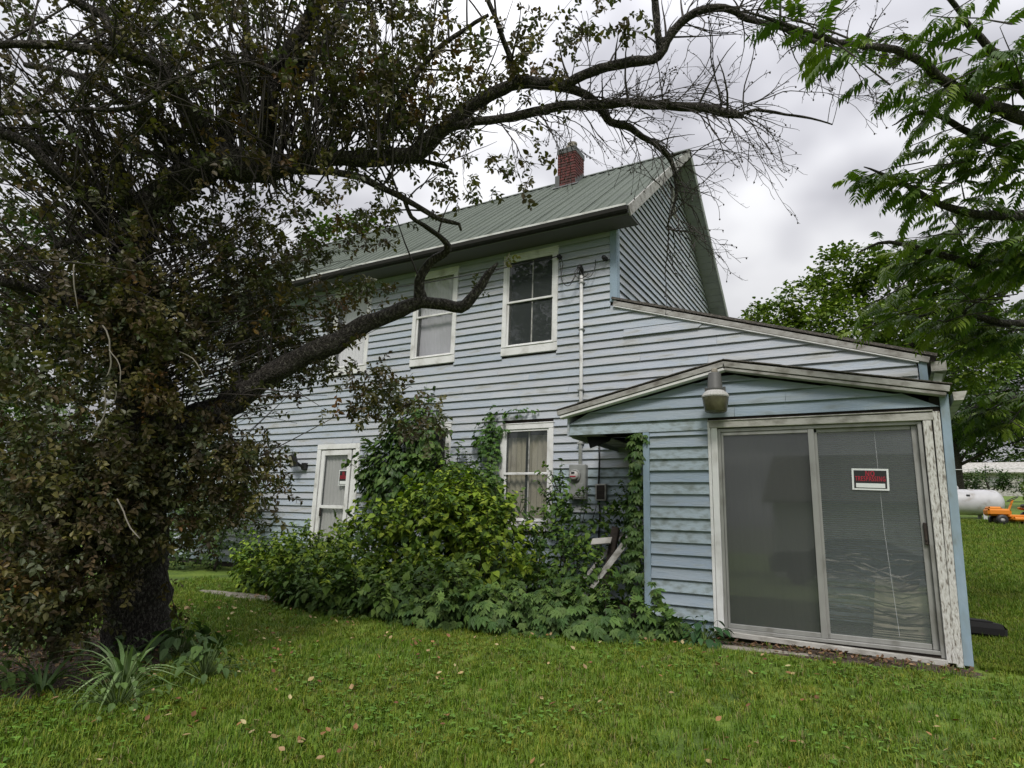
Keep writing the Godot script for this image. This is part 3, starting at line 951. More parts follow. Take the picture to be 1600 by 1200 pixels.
# ---------------------------------------------------------------- things fixed to, hung in or leaned on the house
func build_fittings() -> void:
	var t: Node3D
	var st: SurfaceTool
	# curtains and blinds behind the glass
	t = thing("curtain", "long beige curtains parted behind the ground floor window beside the meter", "curtain", Vector3(-4.98, 1.1, -0.12))
	obj("cloth", cloth(-5.40, -5.06, 1.15, 2.52, -0.115, 4.0, 0.022, 1.0), M.curtain, t)
	obj("cloth", cloth(-5.00, -4.56, 1.15, 2.55, -0.115, 5.0, 0.022, 2.0), M.curtain, t)
	t = thing("curtain", "white lace curtain over a grey shade in the upper window behind the forked limb", "curtain", Vector3(-7.03, 4.05, -0.12))
	obj("cloth", cloth(-7.46, -6.60, 4.95, 5.69, -0.10, 13.0, 0.012, 3.0), M.sheer, t)
	obj("cloth", cloth(-7.46, -6.60, 4.06, 4.97, -0.13, 2.0, 0.006, 4.0), M.shade, t)
	t = thing("curtain", "pale curtain in the upper window half hidden by bronze leaves", "curtain", Vector3(-9.16, 4.05, -0.12))
	obj("cloth", cloth(-9.59, -8.73, 4.06, 5.69, -0.11, 9.0, 0.012, 5.0), M.sheer, t)
	t = thing("curtain", "white gathered curtain behind the glass of the leaning storm door", "curtain", Vector3(-9.2, 0.4, -0.06))
	obj("cloth", cloth(-9.58, -8.92, 0.42, 2.36, -0.05, 7.0, 0.014, 6.0), M.grey_sheer, t)
	t = thing("shade", "plain dark roller shade inside the vine covered ground floor window", "shade", Vector3(-7.0, 1.1, -0.12))
	obj("cloth", cloth(-7.42, -6.58, 1.15, 2.7, -0.12, 2.0, 0.006, 7.0), M.dark_wood, t)
	tag(t, "plain dark shade inside the vine covered ground floor window", "shade")
	t = thing("drape", "flat grey drape hanging behind the left pane of the sliding door", "drape", Vector3(-1.05, 0.2, 1.62))
	obj("cloth", cloth(-1.54, -0.62, 0.14, 2.2, 1.57, 3.0, 0.005, 8.0), M.drape, t)
	t = thing("venetian_blind", "bent and broken grey blind behind the right pane of the sliding door", "blind", Vector3(-0.12, 0.2, 1.6))
	var y := 2.16
	var k := 0
	while y > 0.18:
		st = start()
		if y < 1.0 and rng.randf() < 0.13:
			y -= 0.0215
			continue
		var hurt := exp(-pow((y - 0.84) / 0.16, 2.0)) + 0.9 * exp(-pow((y - 0.50) / 0.2, 2.0))
		var n := 12
		var dip := 0.13 * hurt * rng.randf_range(-0.3, 1.0)
		var tilt := 0.55 + hurt * rng.randf_range(-1.0, 0.5)
		var cut := 0.0 if rng.randf() > 0.30 * hurt else rng.randf_range(0.05, 0.3)
		for i in n:
			var p := []
			for j in 2:
				var u := float(i + j) / n
				var x := lerpf(-0.58, 0.318 - cut, u)
				var warp := dip * smoothstep(0.3, 0.75, u) * (1.0 - 0.7 * smoothstep(0.75, 1.0, u)) + hurt * 0.02 * lumps.get_noise_2d(u * 90.0, y * 300.0)
				var tw := tilt + hurt * 1.8 * lumps.get_noise_2d(u * 60.0 + 50.0, y * 200.0)
				var c := Vector3(x, y - warp, 1.62 + hurt * 0.015 * lumps.get_noise_2d(u * 40.0, y * 90.0 + 30.0))
				p.append(c + Vector3(0, sin(tw), cos(tw)) * 0.0125)
				p.append(c - Vector3(0, sin(tw), cos(tw)) * 0.0125)
			quad(st, p[1], p[3], p[2], p[0])
		obj("slat", st, M.blind, t)
		y -= 0.0215
		k += 1
	st = start()
	for x in [-0.02]:
		tube(st, [Vector3(x, 2.2, 1.638), Vector3(x + 0.01, 1.2, 1.636), Vector3(x + 0.06, 0.2, 1.64)], [0.002, 0.002, 0.002], 4)
	obj("cord", st, M.sheer, t)
	st = start()
	slab(st, Vector3(-0.59, 2.165, 1.60), Vector3(0.33, 2.205, 1.645), 0.003)
	obj("head_rail", st, M.blind, t)
	t = thing("panel", "pale brown board leaning inside the bottom of the sliding door", "board", Vector3(0.05, 0.15, 1.5))
	st = start()
	box(st, Vector3(0.08, 0.40, 1.55), Vector3(0.48, 0.58, 0.02), 0.003, Basis(Vector3.BACK, -0.12) * Basis(Vector3.RIGHT, -0.06))
	obj("sheet", st, M.curtain, t)
	# signs
	warning_sign("red on black no trespassing sign with white border taped on the sliding door", Vector3(-0.092, 1.683, 1.692), 0.325, 0.215, Basis(Vector3.BACK, -0.03))
	warning_sign("small no trespassing sign behind the glass of the storm door at the left", Vector3(-9.02, 1.86, 0.018), 0.24, 0.30, Basis.IDENTITY)
	# yard light under the sunroom's apex
	t = thing("yard_light", "grey yard light with ribbed white reflector and dirty lens on the sunroom gable", "lamp", Vector3(-1.575, 2.45, 1.95))
	var c := Vector3(-1.525, 0, 1.96)
	st = start(false)
	lathe(st, c, [Vector2(0.142, 2.58), Vector2(0.14, 2.55), Vector2(0.118, 2.42), Vector2(0.104, 2.408), Vector2(0.0, 2.405)], 32)
	obj("lens", st, M.lamp_lens, t)
	st = start()
	lathe(st, c, [Vector2(0.146, 2.572), Vector2(0.149, 2.586), Vector2(0.128, 2.622), Vector2(0.096, 2.648), Vector2(0.0, 2.654)], 56, Basis.IDENTITY, 0.03)
	obj("reflector", st, M.reflector, t)
	st = start(false)
	lathe(st, c, [Vector2(0.088, 2.646), Vector2(0.096, 2.668), Vector2(0.082, 2.685), Vector2(0.068, 2.845), Vector2(0.064, 2.852), Vector2(0.0, 2.854)], 24)
	obj("housing", st, M.lamp_grey, t)
	for s in [-1.0, 1.0]:
		st = start()
		slab(st, c + Vector3(0.100 * s - 0.012, 2.635, -0.015), c + Vector3(0.100 * s + 0.012, 2.69, 0.015), 0.004)
		obj("clip", st, M.lamp_grey, t)
	st = start(false)
	lathe(st, c, [Vector2(0.035, 2.854), Vector2(0.035, 2.895), Vector2(0.028, 2.905), Vector2(0.0, 2.906)], 16)
	obj("photocell", st, M.concrete, t)
	st = start()
	slab(st, c + Vector3(-0.025, 2.74, -0.21), c + Vector3(0.025, 2.79, -0.05), 0.006)
	obj("bracket", st, M.lamp_grey, t)
	# electric meter, its conduit and the service drop
	t = thing("electric_meter", "grey metal electric meter box with round glass dial on the blue wall", "meter", Vector3(-4.02, 1.5, 0.05))
	st = start()
	slab(st, Vector3(-4.165, 1.50, 0.022), Vector3(-3.885, 2.035, 0.13), 0.012)
	obj("cabinet", st, M.grey_metal, t)
	st = start(false)
	var facing := Basis(Vector3.RIGHT, PI / 2)
	lathe(st, Vector3(-4.055, 1.86, 0.13), [Vector2(0.0, 0.085), Vector2(0.05, 0.083), Vector2(0.068, 0.07), Vector2(0.074, 0.0)], 28, facing)
	obj("dial_cover", st, M.reflector, t)
	st = start(false)
	lathe(st, Vector3(-4.055, 1.86, 0.128), [Vector2(0.078, 0.0), Vector2(0.095, 0.002), Vector2(0.095, 0.035), Vector2(0.078, 0.035)], 28, facing)
	obj("ring", st, M.grey_metal, t)
	st = start()
	slab(st, Vector3(-4.085, 1.885, 0.20), Vector3(-4.03, 1.915, 0.22), 0.002)
	obj("register", st, M.black, t)
	st = start()
	slab(st, Vector3(-4.105, 1.835, 0.20), Vector3(-4.01, 1.853, 0.219), 0.002)
	obj("label_strip", st, M.sign_red, t)
	st = start()
	slab(st, Vector3(-4.14, 1.53, 0.13), Vector3(-3.91, 1.74, 0.137), 0.003)
	obj("lower_cover", st, M.grey_metal, t)
	t = thing("junction_box", "small rusty junction box beside the electric meter", "box", Vector3(-3.65, 1.5, 0.05))
	st = start()
	slab(st, Vector3(-3.74, 1.49, 0.022), Vector3(-3.57, 1.74, 0.09), 0.006)
	obj("case", st, M.trim_dirty, t)
	st = start()
	slab(st, Vector3(-3.72, 1.51, 0.09), Vector3(-3.59, 1.72, 0.094), 0.003)
	obj("lid", st, M.dark_wood, t)
	t = thing("cable", "black cable running down the wall behind the hanging tar paper", "cable", Vector3(-3.7, 1.7, 0.05))
	st = start(false)
	tube(st, [Vector3(-3.70, 2.55, 0.05), Vector3(-3.69, 2.1, 0.05), Vector3(-3.70, 1.72, 0.06), Vector3(-3.68, 1.3, 0.05), Vector3(-3.72, 0.5, 0.06)], [0.014, 0.014, 0.014, 0.013, 0.013], 6)
	obj("sheath", st, M.rubber, t)
	t = thing("service_mast", "pale conduit with a black weatherhead climbing the wall from the electric meter", "conduit", Vector3(-4.0, 2.03, 0.06))
	st = start(false)
	tube(st, [Vector3(-4.0, 2.03, 0.065), Vector3(-4.003, 3.6, 0.06), Vector3(-4.012, 5.17, 0.065)], [0.029, 0.029, 0.029], 12)
	obj("pipe", st, M.white, t)
	for yy in [2.35, 3.2, 4.2, 5.0]:
		st = start()
		slab(st, Vector3(-4.05, yy, 0.02), Vector3(-3.955, yy + 0.025, 0.098), 0.003)
		obj("strap", st, M.grey_metal, t)
	st = start(false)
	tube(st, [Vector3(-4.012, 5.15, 0.065), Vector3(-4.012, 5.24, 0.075), Vector3(-4.012, 5.27, 0.13), Vector3(-4.012, 5.23, 0.18)], [0.035, 0.042, 0.045, 0.03], 10)
	obj("weatherhead", st, M.black, t)
	for q in 4:
		st = start(false)
		var o := 0.03 * q
		var pts: Array = [[Vector3(-4.012, 5.24, 0.17), Vector3(-4.12, 5.0 + o, 0.22), Vector3(-4.28, 5.02 + o, 0.2), Vector3(-4.36, 5.3, 0.14), Vector3(-4.40, 5.545, 0.10)], [Vector3(-4.0, 5.24, 0.17), Vector3(-4.15, 4.93, 0.24), Vector3(-4.31, 5.08, 0.2), Vector3(-4.33, 5.4, 0.12), Vector3(-4.42, 5.55, 0.10)], [Vector3(-4.02, 5.24, 0.17), Vector3(-3.93, 5.08, 0.2), Vector3(-3.82, 5.06, 0.15), Vector3(-3.76, 5.22, 0.10), Vector3(-3.77, 5.38, 0.05)], [Vector3(-4.02, 5.25, 0.17), Vector3(-4.07, 5.12, 0.22), Vector3(-3.96, 5.03, 0.2), Vector3(-3.88, 5.12, 0.12), Vector3(-3.90, 5.2, 0.06)]][q]
		var kn := []
		for p in pts:
			kn.append_array([p.x, p.y, p.z, 0.0065])
		var lp := limb_points(kn, 0.04, 0.0)
		tube(st, lp[0], lp[1], 5)
		obj("lead_wire", st, M.rubber, t)
	t = thing("insulator", "black knob insulator on the wall near the upper corner board", "insulator", Vector3(-3.58, 5.34, 0.03))
	st = start(false)
	lathe(st, Vector3(-3.585, 5.35, 0.02), [Vector2(0.02, 0.0), Vector2(0.02, 0.04), Vector2(0.042, 0.05), Vector2(0.042, 0.08), Vector2(0.028, 0.085), Vector2(0.028, 0.10), Vector2(0.04, 0.11), Vector2(0.036, 0.14), Vector2(0.0, 0.145)], 14, facing)
	obj("knob", st, M.black, t)
	t = thing("service_wire", "dark service wire sagging from the house wall away through the crabapple", "wire", Vector3(-4.42, 5.55, 0.1))
	st = start(false)
	var wp := []
	var wr := []
	for i in 25:
		var u := i / 24.0
		wp.append(Vector3(-4.42, 5.55, 0.1).lerp(Vector3(-19.0, 7.1, 3.6), u) + Vector3(0, -1.15 * sin(PI * u) * (1.0 - 0.3 * u), 0))
		wr.append(0.011)
	tube(st, wp, wr, 5)
	obj("strand", st, M.rubber, t)
	st = start()
	slab(st, Vector3(-4.45, 5.52, 0.02), Vector3(-4.39, 5.58, 0.11), 0.006)
	obj("clamp", st, M.black, t)
	# flood light by the storm door
	t = thing("flood_light", "black wall flood light with a yellowed lens left of the storm door", "lamp", Vector3(-10.2, 2.1, 0.1))
	var tip := Basis(UP, -0.5) * Basis(Vector3.RIGHT, 0.35)
	st = start()
	box(st, Vector3(-10.26, 2.20, 0.20), Vector3(0.30, 0.26, 0.10), 0.02, tip)
	obj("case", st, M.black, t)
	st = start()
	box(st, Vector3(-10.26, 2.20, 0.20) + tip * Vector3(0, 0, 0.052), Vector3(0.235, 0.195, 0.008), 0.003, tip)
	obj("lens", st, plain(0.42, 0.37, 0.22, 0.35), t)
	st = start()
	slab(st, Vector3(-10.14, 2.02, 0.02), Vector3(-10.02, 2.16, 0.10), 0.01)
	bar(st, Vector3(-10.08, 2.06, 0.08), Vector3(-10.2, 2.16, 0.17), 0.05, 0.03)
	obj("mount", st, M.black, t)
	# torn black tar paper under the overhang
	t = thing("tar_paper", "torn black tar paper flap hanging under the sunroom overhang", "flap", Vector3(-3.1, 2.24, 1.6))
	st = start()
	for q in [[0.0, 1.0]]:
		var a := Vector3(-3.24, 2.25, 1.58)
		var b := Vector3(-2.93, 2.25, 1.50)
		var d := Vector3(-3.175, 2.09, 1.62)
		var e := Vector3(-2.95, 2.185, 1.54)
		var o := Vector3(0.004, 0.0, -0.008)
		for f in [[a, d, e], [a, e, b]]:
			tri(st, f[0], f[1], f[2])
			tri(st, f[0] + o, f[2] + o, f[1] + o)
		quad(st, a, a + o, d + o, d)
		quad(st, d, d + o, e + o, e)
	obj("sheet", st, M.black, t)
	# fallen trim leaning in the corner
	var strips := [[Vector3(-3.62, 0.30, 1.05), Vector3(-2.62, 1.62, 0.55), 0.042, "upper white trim strip leaning in the corner behind the sunroom post"], [Vector3(-3.30, 0.16, 1.72), Vector3(-2.55, 1.22, 1.35), 0.05, "lower white trim strip leaning among vines beside the sunroom post"], [Vector3(-3.36, 0.13, 1.66), Vector3(-2.6, 1.30, 1.22), 0.032, "thin white trim strip lying along the lower leaning one"]]
	for s in strips:
		st = start()
		bar(st, s[0], s[1], s[2], 0.012, Vector3.BACK, 0.002)
		var o := obj("trim_strip", st, M.trim_dirty, self)
		tag(o, s[3], "trim strip", "white trim strips fallen in the corner")
	st = start()
	box(st, Vector3(-3.27, 0.93, 1.0), Vector3(0.28, 0.02, 0.12), 0.003, Basis(Vector3.BACK, 0.12) * Basis(Vector3.RIGHT, 0.7))
	tag(obj("broken_board", st, M.trim_dirty, self), "short broken white board lying on the dark stub", "board")
	st = start()
	bar(st, Vector3(-3.25, 0.3, 0.92), Vector3(-3.12, 1.12, 0.85), 0.10, 0.08, Vector3.BACK, 0.01)
	tag(obj("stub_post", st, M.dark_wood, self), "dark rotten stub of wood leaning among the fallen trim", "post")


func warning_sign(label: String, at: Vector3, w: float, h: float, b: Basis) -> void:
	var t := thing("no_trespassing_sign", label, "sign", at)
	t.basis = b
	var st := start()
	box(st, Vector3.ZERO, Vector3(w, h, 0.003))
	local(t, "sheet", st, M.paper_white)
	st = start()
	box(st, Vector3(0, 0.0, 0.002), Vector3(w - 0.036, h - 0.036, 0.003))
	local(t, "field", st, M.sign_black)
	st = start()
	box(st, Vector3(0, -h * 0.5 + 0.018 + h * 0.13, 0.0042), Vector3(w - 0.07, h * 0.2, 0.003))
	local(t, "name_strip", st, M.paper_white)
	var fit := (w - 0.06)
	for q in [["NO", h * 0.27, h * 0.25, fit * 0.30], ["TRESPASSING", h * 0.03, h * 0.23, fit]]:
		var tm := TextMesh.new()
		var f := SystemFont.new()
		f.font_names = PackedStringArray(["Droid Sans"])
		f.font_weight = 700
		tm.font = f
		tm.text = q[0]
		tm.font_size = 64
		tm.depth = 0.02
		tm.pixel_size = 0.01
		var box_ := tm.get_aabb()
		var o := MeshInstance3D.new()
		o.mesh = tm
		o.material_override = M.sign_red
		put(o, "lettering", t)
		var sx: float = q[3] / maxf(box_.size.x, 0.01)
		var sy: float = q[2] / maxf(box_.size.y, 0.01)
		o.scale = Vector3(sx, sy, 0.1)
		var c := box_.get_center()
		o.position = Vector3(-c.x * sx, q[1] - c.y * sy, 0.0045)


func local(t: Node3D, called: String, st: SurfaceTool, mat: Material) -> MeshInstance3D:
	var o := MeshInstance3D.new()
	o.mesh = done(st)
	o.material_override = mat
	put(o, called, t)
	return o


# ---------------------------------------------------------------- ground
func ground_y(x: float, z: float) -> float:
	var y := 0.0
	if z > 1.9:
		y -= 0.035 * (z - 1.9)
	if z < 0.0:
		var t := -z
		y += 0.089 * minf(t, 24.0) * minf(t, 24.0) / (minf(t, 24.0) + 1.5) + 0.068 * maxf(t - 24.0, 0.0)
	y += 0.018 * lumps.get_noise_2d(x * 0.9, z * 0.9) + 0.01 * lumps.get_noise_2d(x * 3.0 + 90.0, z * 3.0)
	return y


func build_ground() -> void:
	var xs := []
	var zs := []
	var v := -14.0
	while v < 9.0:
		xs.append(v)
		v += 0.22
	v = -9.0
	while v < 10.5:
		zs.append(v)
		v += 0.22
	var grow := 0.3
	var far := 9.0
	while far < 420.0:
		far += grow
		xs.append(far)
		xs.append(-14.0 - (far - 9.0))
		zs.append(10.5 + (far - 9.0))
		zs.append(-9.0 - (far - 9.0))
		grow *= 1.22
	xs.sort()
	zs.sort()
	var st := start(false)
	var pts := []
	for i in xs.size():
		var row := []
		for j in zs.size():
			row.append(Vector3(xs[i], ground_y(xs[i], zs[j]), zs[j]))
		pts.append(row)
	for i in xs.size() - 1:
		for j in zs.size() - 1:
			quad(st, pts[i][j], pts[i][j + 1], pts[i + 1][j + 1], pts[i + 1][j])
	var g := obj("ground", st, M.ground, self)
	g.set_meta("kind", "structure")
	# bare soil under the tree, along the house and before the sliding door, each a ragged sheet just over the turf
	patch("soil", Vector2(-6.6, 6.1), 1.6, 1.5, M.soil, 0.006)
	patch("soil", Vector2(-5.3, 1.0), 3.6, 1.9, M.soil, 0.006)
	patch("soil", Vector2(-0.55, 1.98), 1.35, 0.26, M.soil, 0.010)
	patch("path", Vector2(-7.9, 2.75), 1.2, 0.16, M.concrete, 0.014)
	patch("path", Vector2(-1.15, 2.12), 0.55, 0.06, M.concrete, 0.02)


func patch(called: String, at: Vector2, rx: float, rz: float, mat: Material, up: float) -> void:
	var st := start(false)
	var rings := 7
	var sides := 40
	var rows := []
	for r in rings + 1:
		var row := []
		for k in sides:
			var a := TAU * k / sides
			var f := float(r) / rings * (1.0 + 0.22 * lumps.get_noise_2d(cos(a) * 30.0 + at.x * 9.0, sin(a) * 30.0 + at.y * 9.0))
			var x := at.x + cos(a) * rx * f
			var z := at.y + sin(a) * rz * f
			row.append(Vector3(x, ground_y(x, z) + up * (1.0 if r < rings else -1.5), z))
		rows.append(row)
	for r in rings:
		for k in sides:
			quad(st, rows[r][k], rows[r + 1][k], rows[r + 1][(k + 1) % sides], rows[r][(k + 1) % sides])
	obj(called, st, mat, self).set_meta("kind", "structure")


# ---------------------------------------------------------------- leaves
# a leaf lying along +z from the origin, its upper face to +y, folded along the midrib and drooping
func leaf_into(st: SurfaceTool, t: Transform3D, long: float, wide: float, shape: Array, fold: float, droop: float, c: Color) -> void:
	var n := shape.size()
	var mid := []
	var l := []
	var r := []
	for i in n:
		var u := float(i) / (n - 1)
		var y := -droop * u * u * long
		var w: float = shape[i] * wide * 0.5
		mid.append(t * Vector3(0, y, u * long))
		l.append(t * Vector3(-w, y + fold * w, u * long))
		r.append(t * Vector3(w, y + fold * w, u * long))
	for i in n - 1:
		st.set_color(c)
		if shape[i] > 0.001 and shape[i + 1] > 0.001:
			quad(st, mid[i], mid[i + 1], l[i + 1], l[i])
			quad(st, r[i], r[i + 1], mid[i + 1], mid[i])
		elif shape[i] > 0.001:
			tri(st, mid[i], mid[i + 1], l[i])
			tri(st, r[i], mid[i + 1], mid[i])
		else:
			tri(st, mid[i], mid[i + 1], l[i + 1])
			tri(st, mid[i], r[i + 1], mid[i + 1])


const OVATE := [0.0, 0.85, 1.0, 0.6, 0.0]
const LANCE := [0.0, 0.9, 0.8, 0.4, 0.0]
const HEART := [0.5, 1.0, 0.85, 0.45, 0.0]
const BROAD := [0.1, 0.75, 1.0, 0.85, 0.5, 0.0]
const STRAP := [0.7, 1.0, 1.0, 0.9, 0.65, 0.0]


func aim(dir: Vector3, up: Vector3) -> Basis:
	var z := dir.normalized()
	var x := up.cross(z)
	if x.length() < 0.01:
		x = Vector3.RIGHT.cross(z)
	x = x.normalized()
	return Basis(x, z.cross(x), z)


func shaded(v: float) -> Color:
	return Color(v, v, v)


# a short twig with leaves, along +z
func sprig(leaves: int, twig_len: float, long: float, wide: float, shape: Array, odd: float) -> ArrayMesh:
	var st := start(false)
	st.set_color(Color(0.7, 0.55, 0.55))
	tube(st, [Vector3.ZERO, Vector3(0.006, 0.004, twig_len * 0.5), Vector3(0, -0.004, twig_len)], [0.0022, 0.0018, 0.001], 3, 0.0, false)
	st.set_smooth_group(0xFFFFFFFF)
	for i in leaves:
		var u := (i + 0.6) / leaves
		var ang := i * 2.4 + rng.randf_range(-0.4, 0.4)
		var dir := Vector3(cos(ang), sin(ang) * 0.75 - 0.12, rng.randf_range(0.15, 0.9))
		var s := rng.randf_range(0.7, 1.2)
		var tone := rng.randf_range(0.75, 1.25)
		var c := Color(tone, tone, tone)
		if rng.randf() < odd:
			c = Color(tone * 3.2, tone * 1.5, tone * 1.2)
		leaf_into(st, Transform3D(aim(dir, Vector3(rng.randf_range(-0.5, 0.5), 1, rng.randf_range(-0.5, 0.5))), Vector3(0, 0, u * twig_len)), long * s, wide * s, shape, rng.randf_range(0.1, 0.45), rng.randf_range(0.0, 0.35), c)
	return done(st)


# a leaf made of leaflets in pairs along a drooping stalk
func pinnate(pairs: int, long: float, leaflet: float, wide: float) -> ArrayMesh:
	var st := start(false)
	var pts := []
	var rad := []
	for i in 7:
		var u := i / 6.0
		pts.append(Vector3(0, -0.28 * long * u * u, long * u * (1.0 - 0.12 * u)))
		rad.append(0.0032 * (1.0 - 0.6 * u))
	st.set_color(Color(1.1, 0.95, 0.8))
	tube(st, pts, rad, 3, 0.0, false)
	st.set_smooth_group(0xFFFFFFFF)
	for i in pairs + 1:
		var u := 0.16 + 0.80 * i / pairs
		var p := Vector3(0, -0.28 * long * u * u, long * u * (1.0 - 0.12 * u))
		for s in ([-1.0, 1.0] if i < pairs else [0.0]):
			var tone := rng.randf_range(0.8, 1.25)
			var size := leaflet * (0.65 + 0.75 * sin(PI * clampf(u * 0.9 + 0.08, 0, 1))) * rng.randf_range(0.85, 1.1)
			var dir := Vector3(s * 0.95, -0.42 + rng.randf_range(-0.2, 0.1), 0.42 + 0.25 * u) if s != 0.0 else Vector3(0, -0.6, 0.8)
			leaf_into(st, Transform3D(aim(dir, Vector3(s * 0.35, 1, 0)), p), size, wide * size / leaflet, LANCE, 0.15, rng.randf_range(0.15, 0.5), Color(tone, tone, tone))
	return done(st)


# five leaflets from one point, as creeper has
func fingered(long: float) -> ArrayMesh:
	var st := start()
	for i in 5:
		var a := (i - 2) * 0.62
		var s := 1.0 - 0.12 * absf(i - 2)
		var tone := rng.randf_range(0.85, 1.15)
		leaf_into(st, Transform3D(aim(Vector3(sin(a), -0.12, cos(a)), UP), Vector3.ZERO), long * s, long * 0.45 * s, OVATE, 0.2, 0.3, Color(tone, tone, tone))
	return done(st)


func cluster(leaves: int, spread: float, long: float, wide: float, shape: Array) -> ArrayMesh:
	var st := start()
	for i in leaves:
		var d := Vector3(rng.randf_range(-1, 1), rng.randf_range(-0.35, 0.5), rng.randf_range(-1, 1))
		var s := rng.randf_range(0.7, 1.2)
		var tone := rng.randf_range(0.75, 1.3)
		leaf_into(st, Transform3D(aim(d, Vector3(rng.randf_range(-0.6, 0.6), 1, rng.randf_range(-0.6, 0.6))), d * spread * rng.randf_range(0.2, 1.0)), long * s, wide * s, shape, rng.randf_range(0.1, 0.4), rng.randf_range(0.1, 0.5), Color(tone, tone, tone))
	return done(st)


func ball() -> Vector3:
	var v := Vector3.ZERO
	while true:
		v = Vector3(rng.randf_range(-1, 1), rng.randf_range(-1, 1), rng.randf_range(-1, 1))
		if v.length_squared() <= 1.0:
			break
	return v


func pick(tones: Array) -> Color:
	var c: Color = tones[rng.randi() % tones.size()]
	var k := rng.randf_range(0.8, 1.25)
	return Color(c.r * k, c.g * k * rng.randf_range(0.95, 1.05), c.b * k)


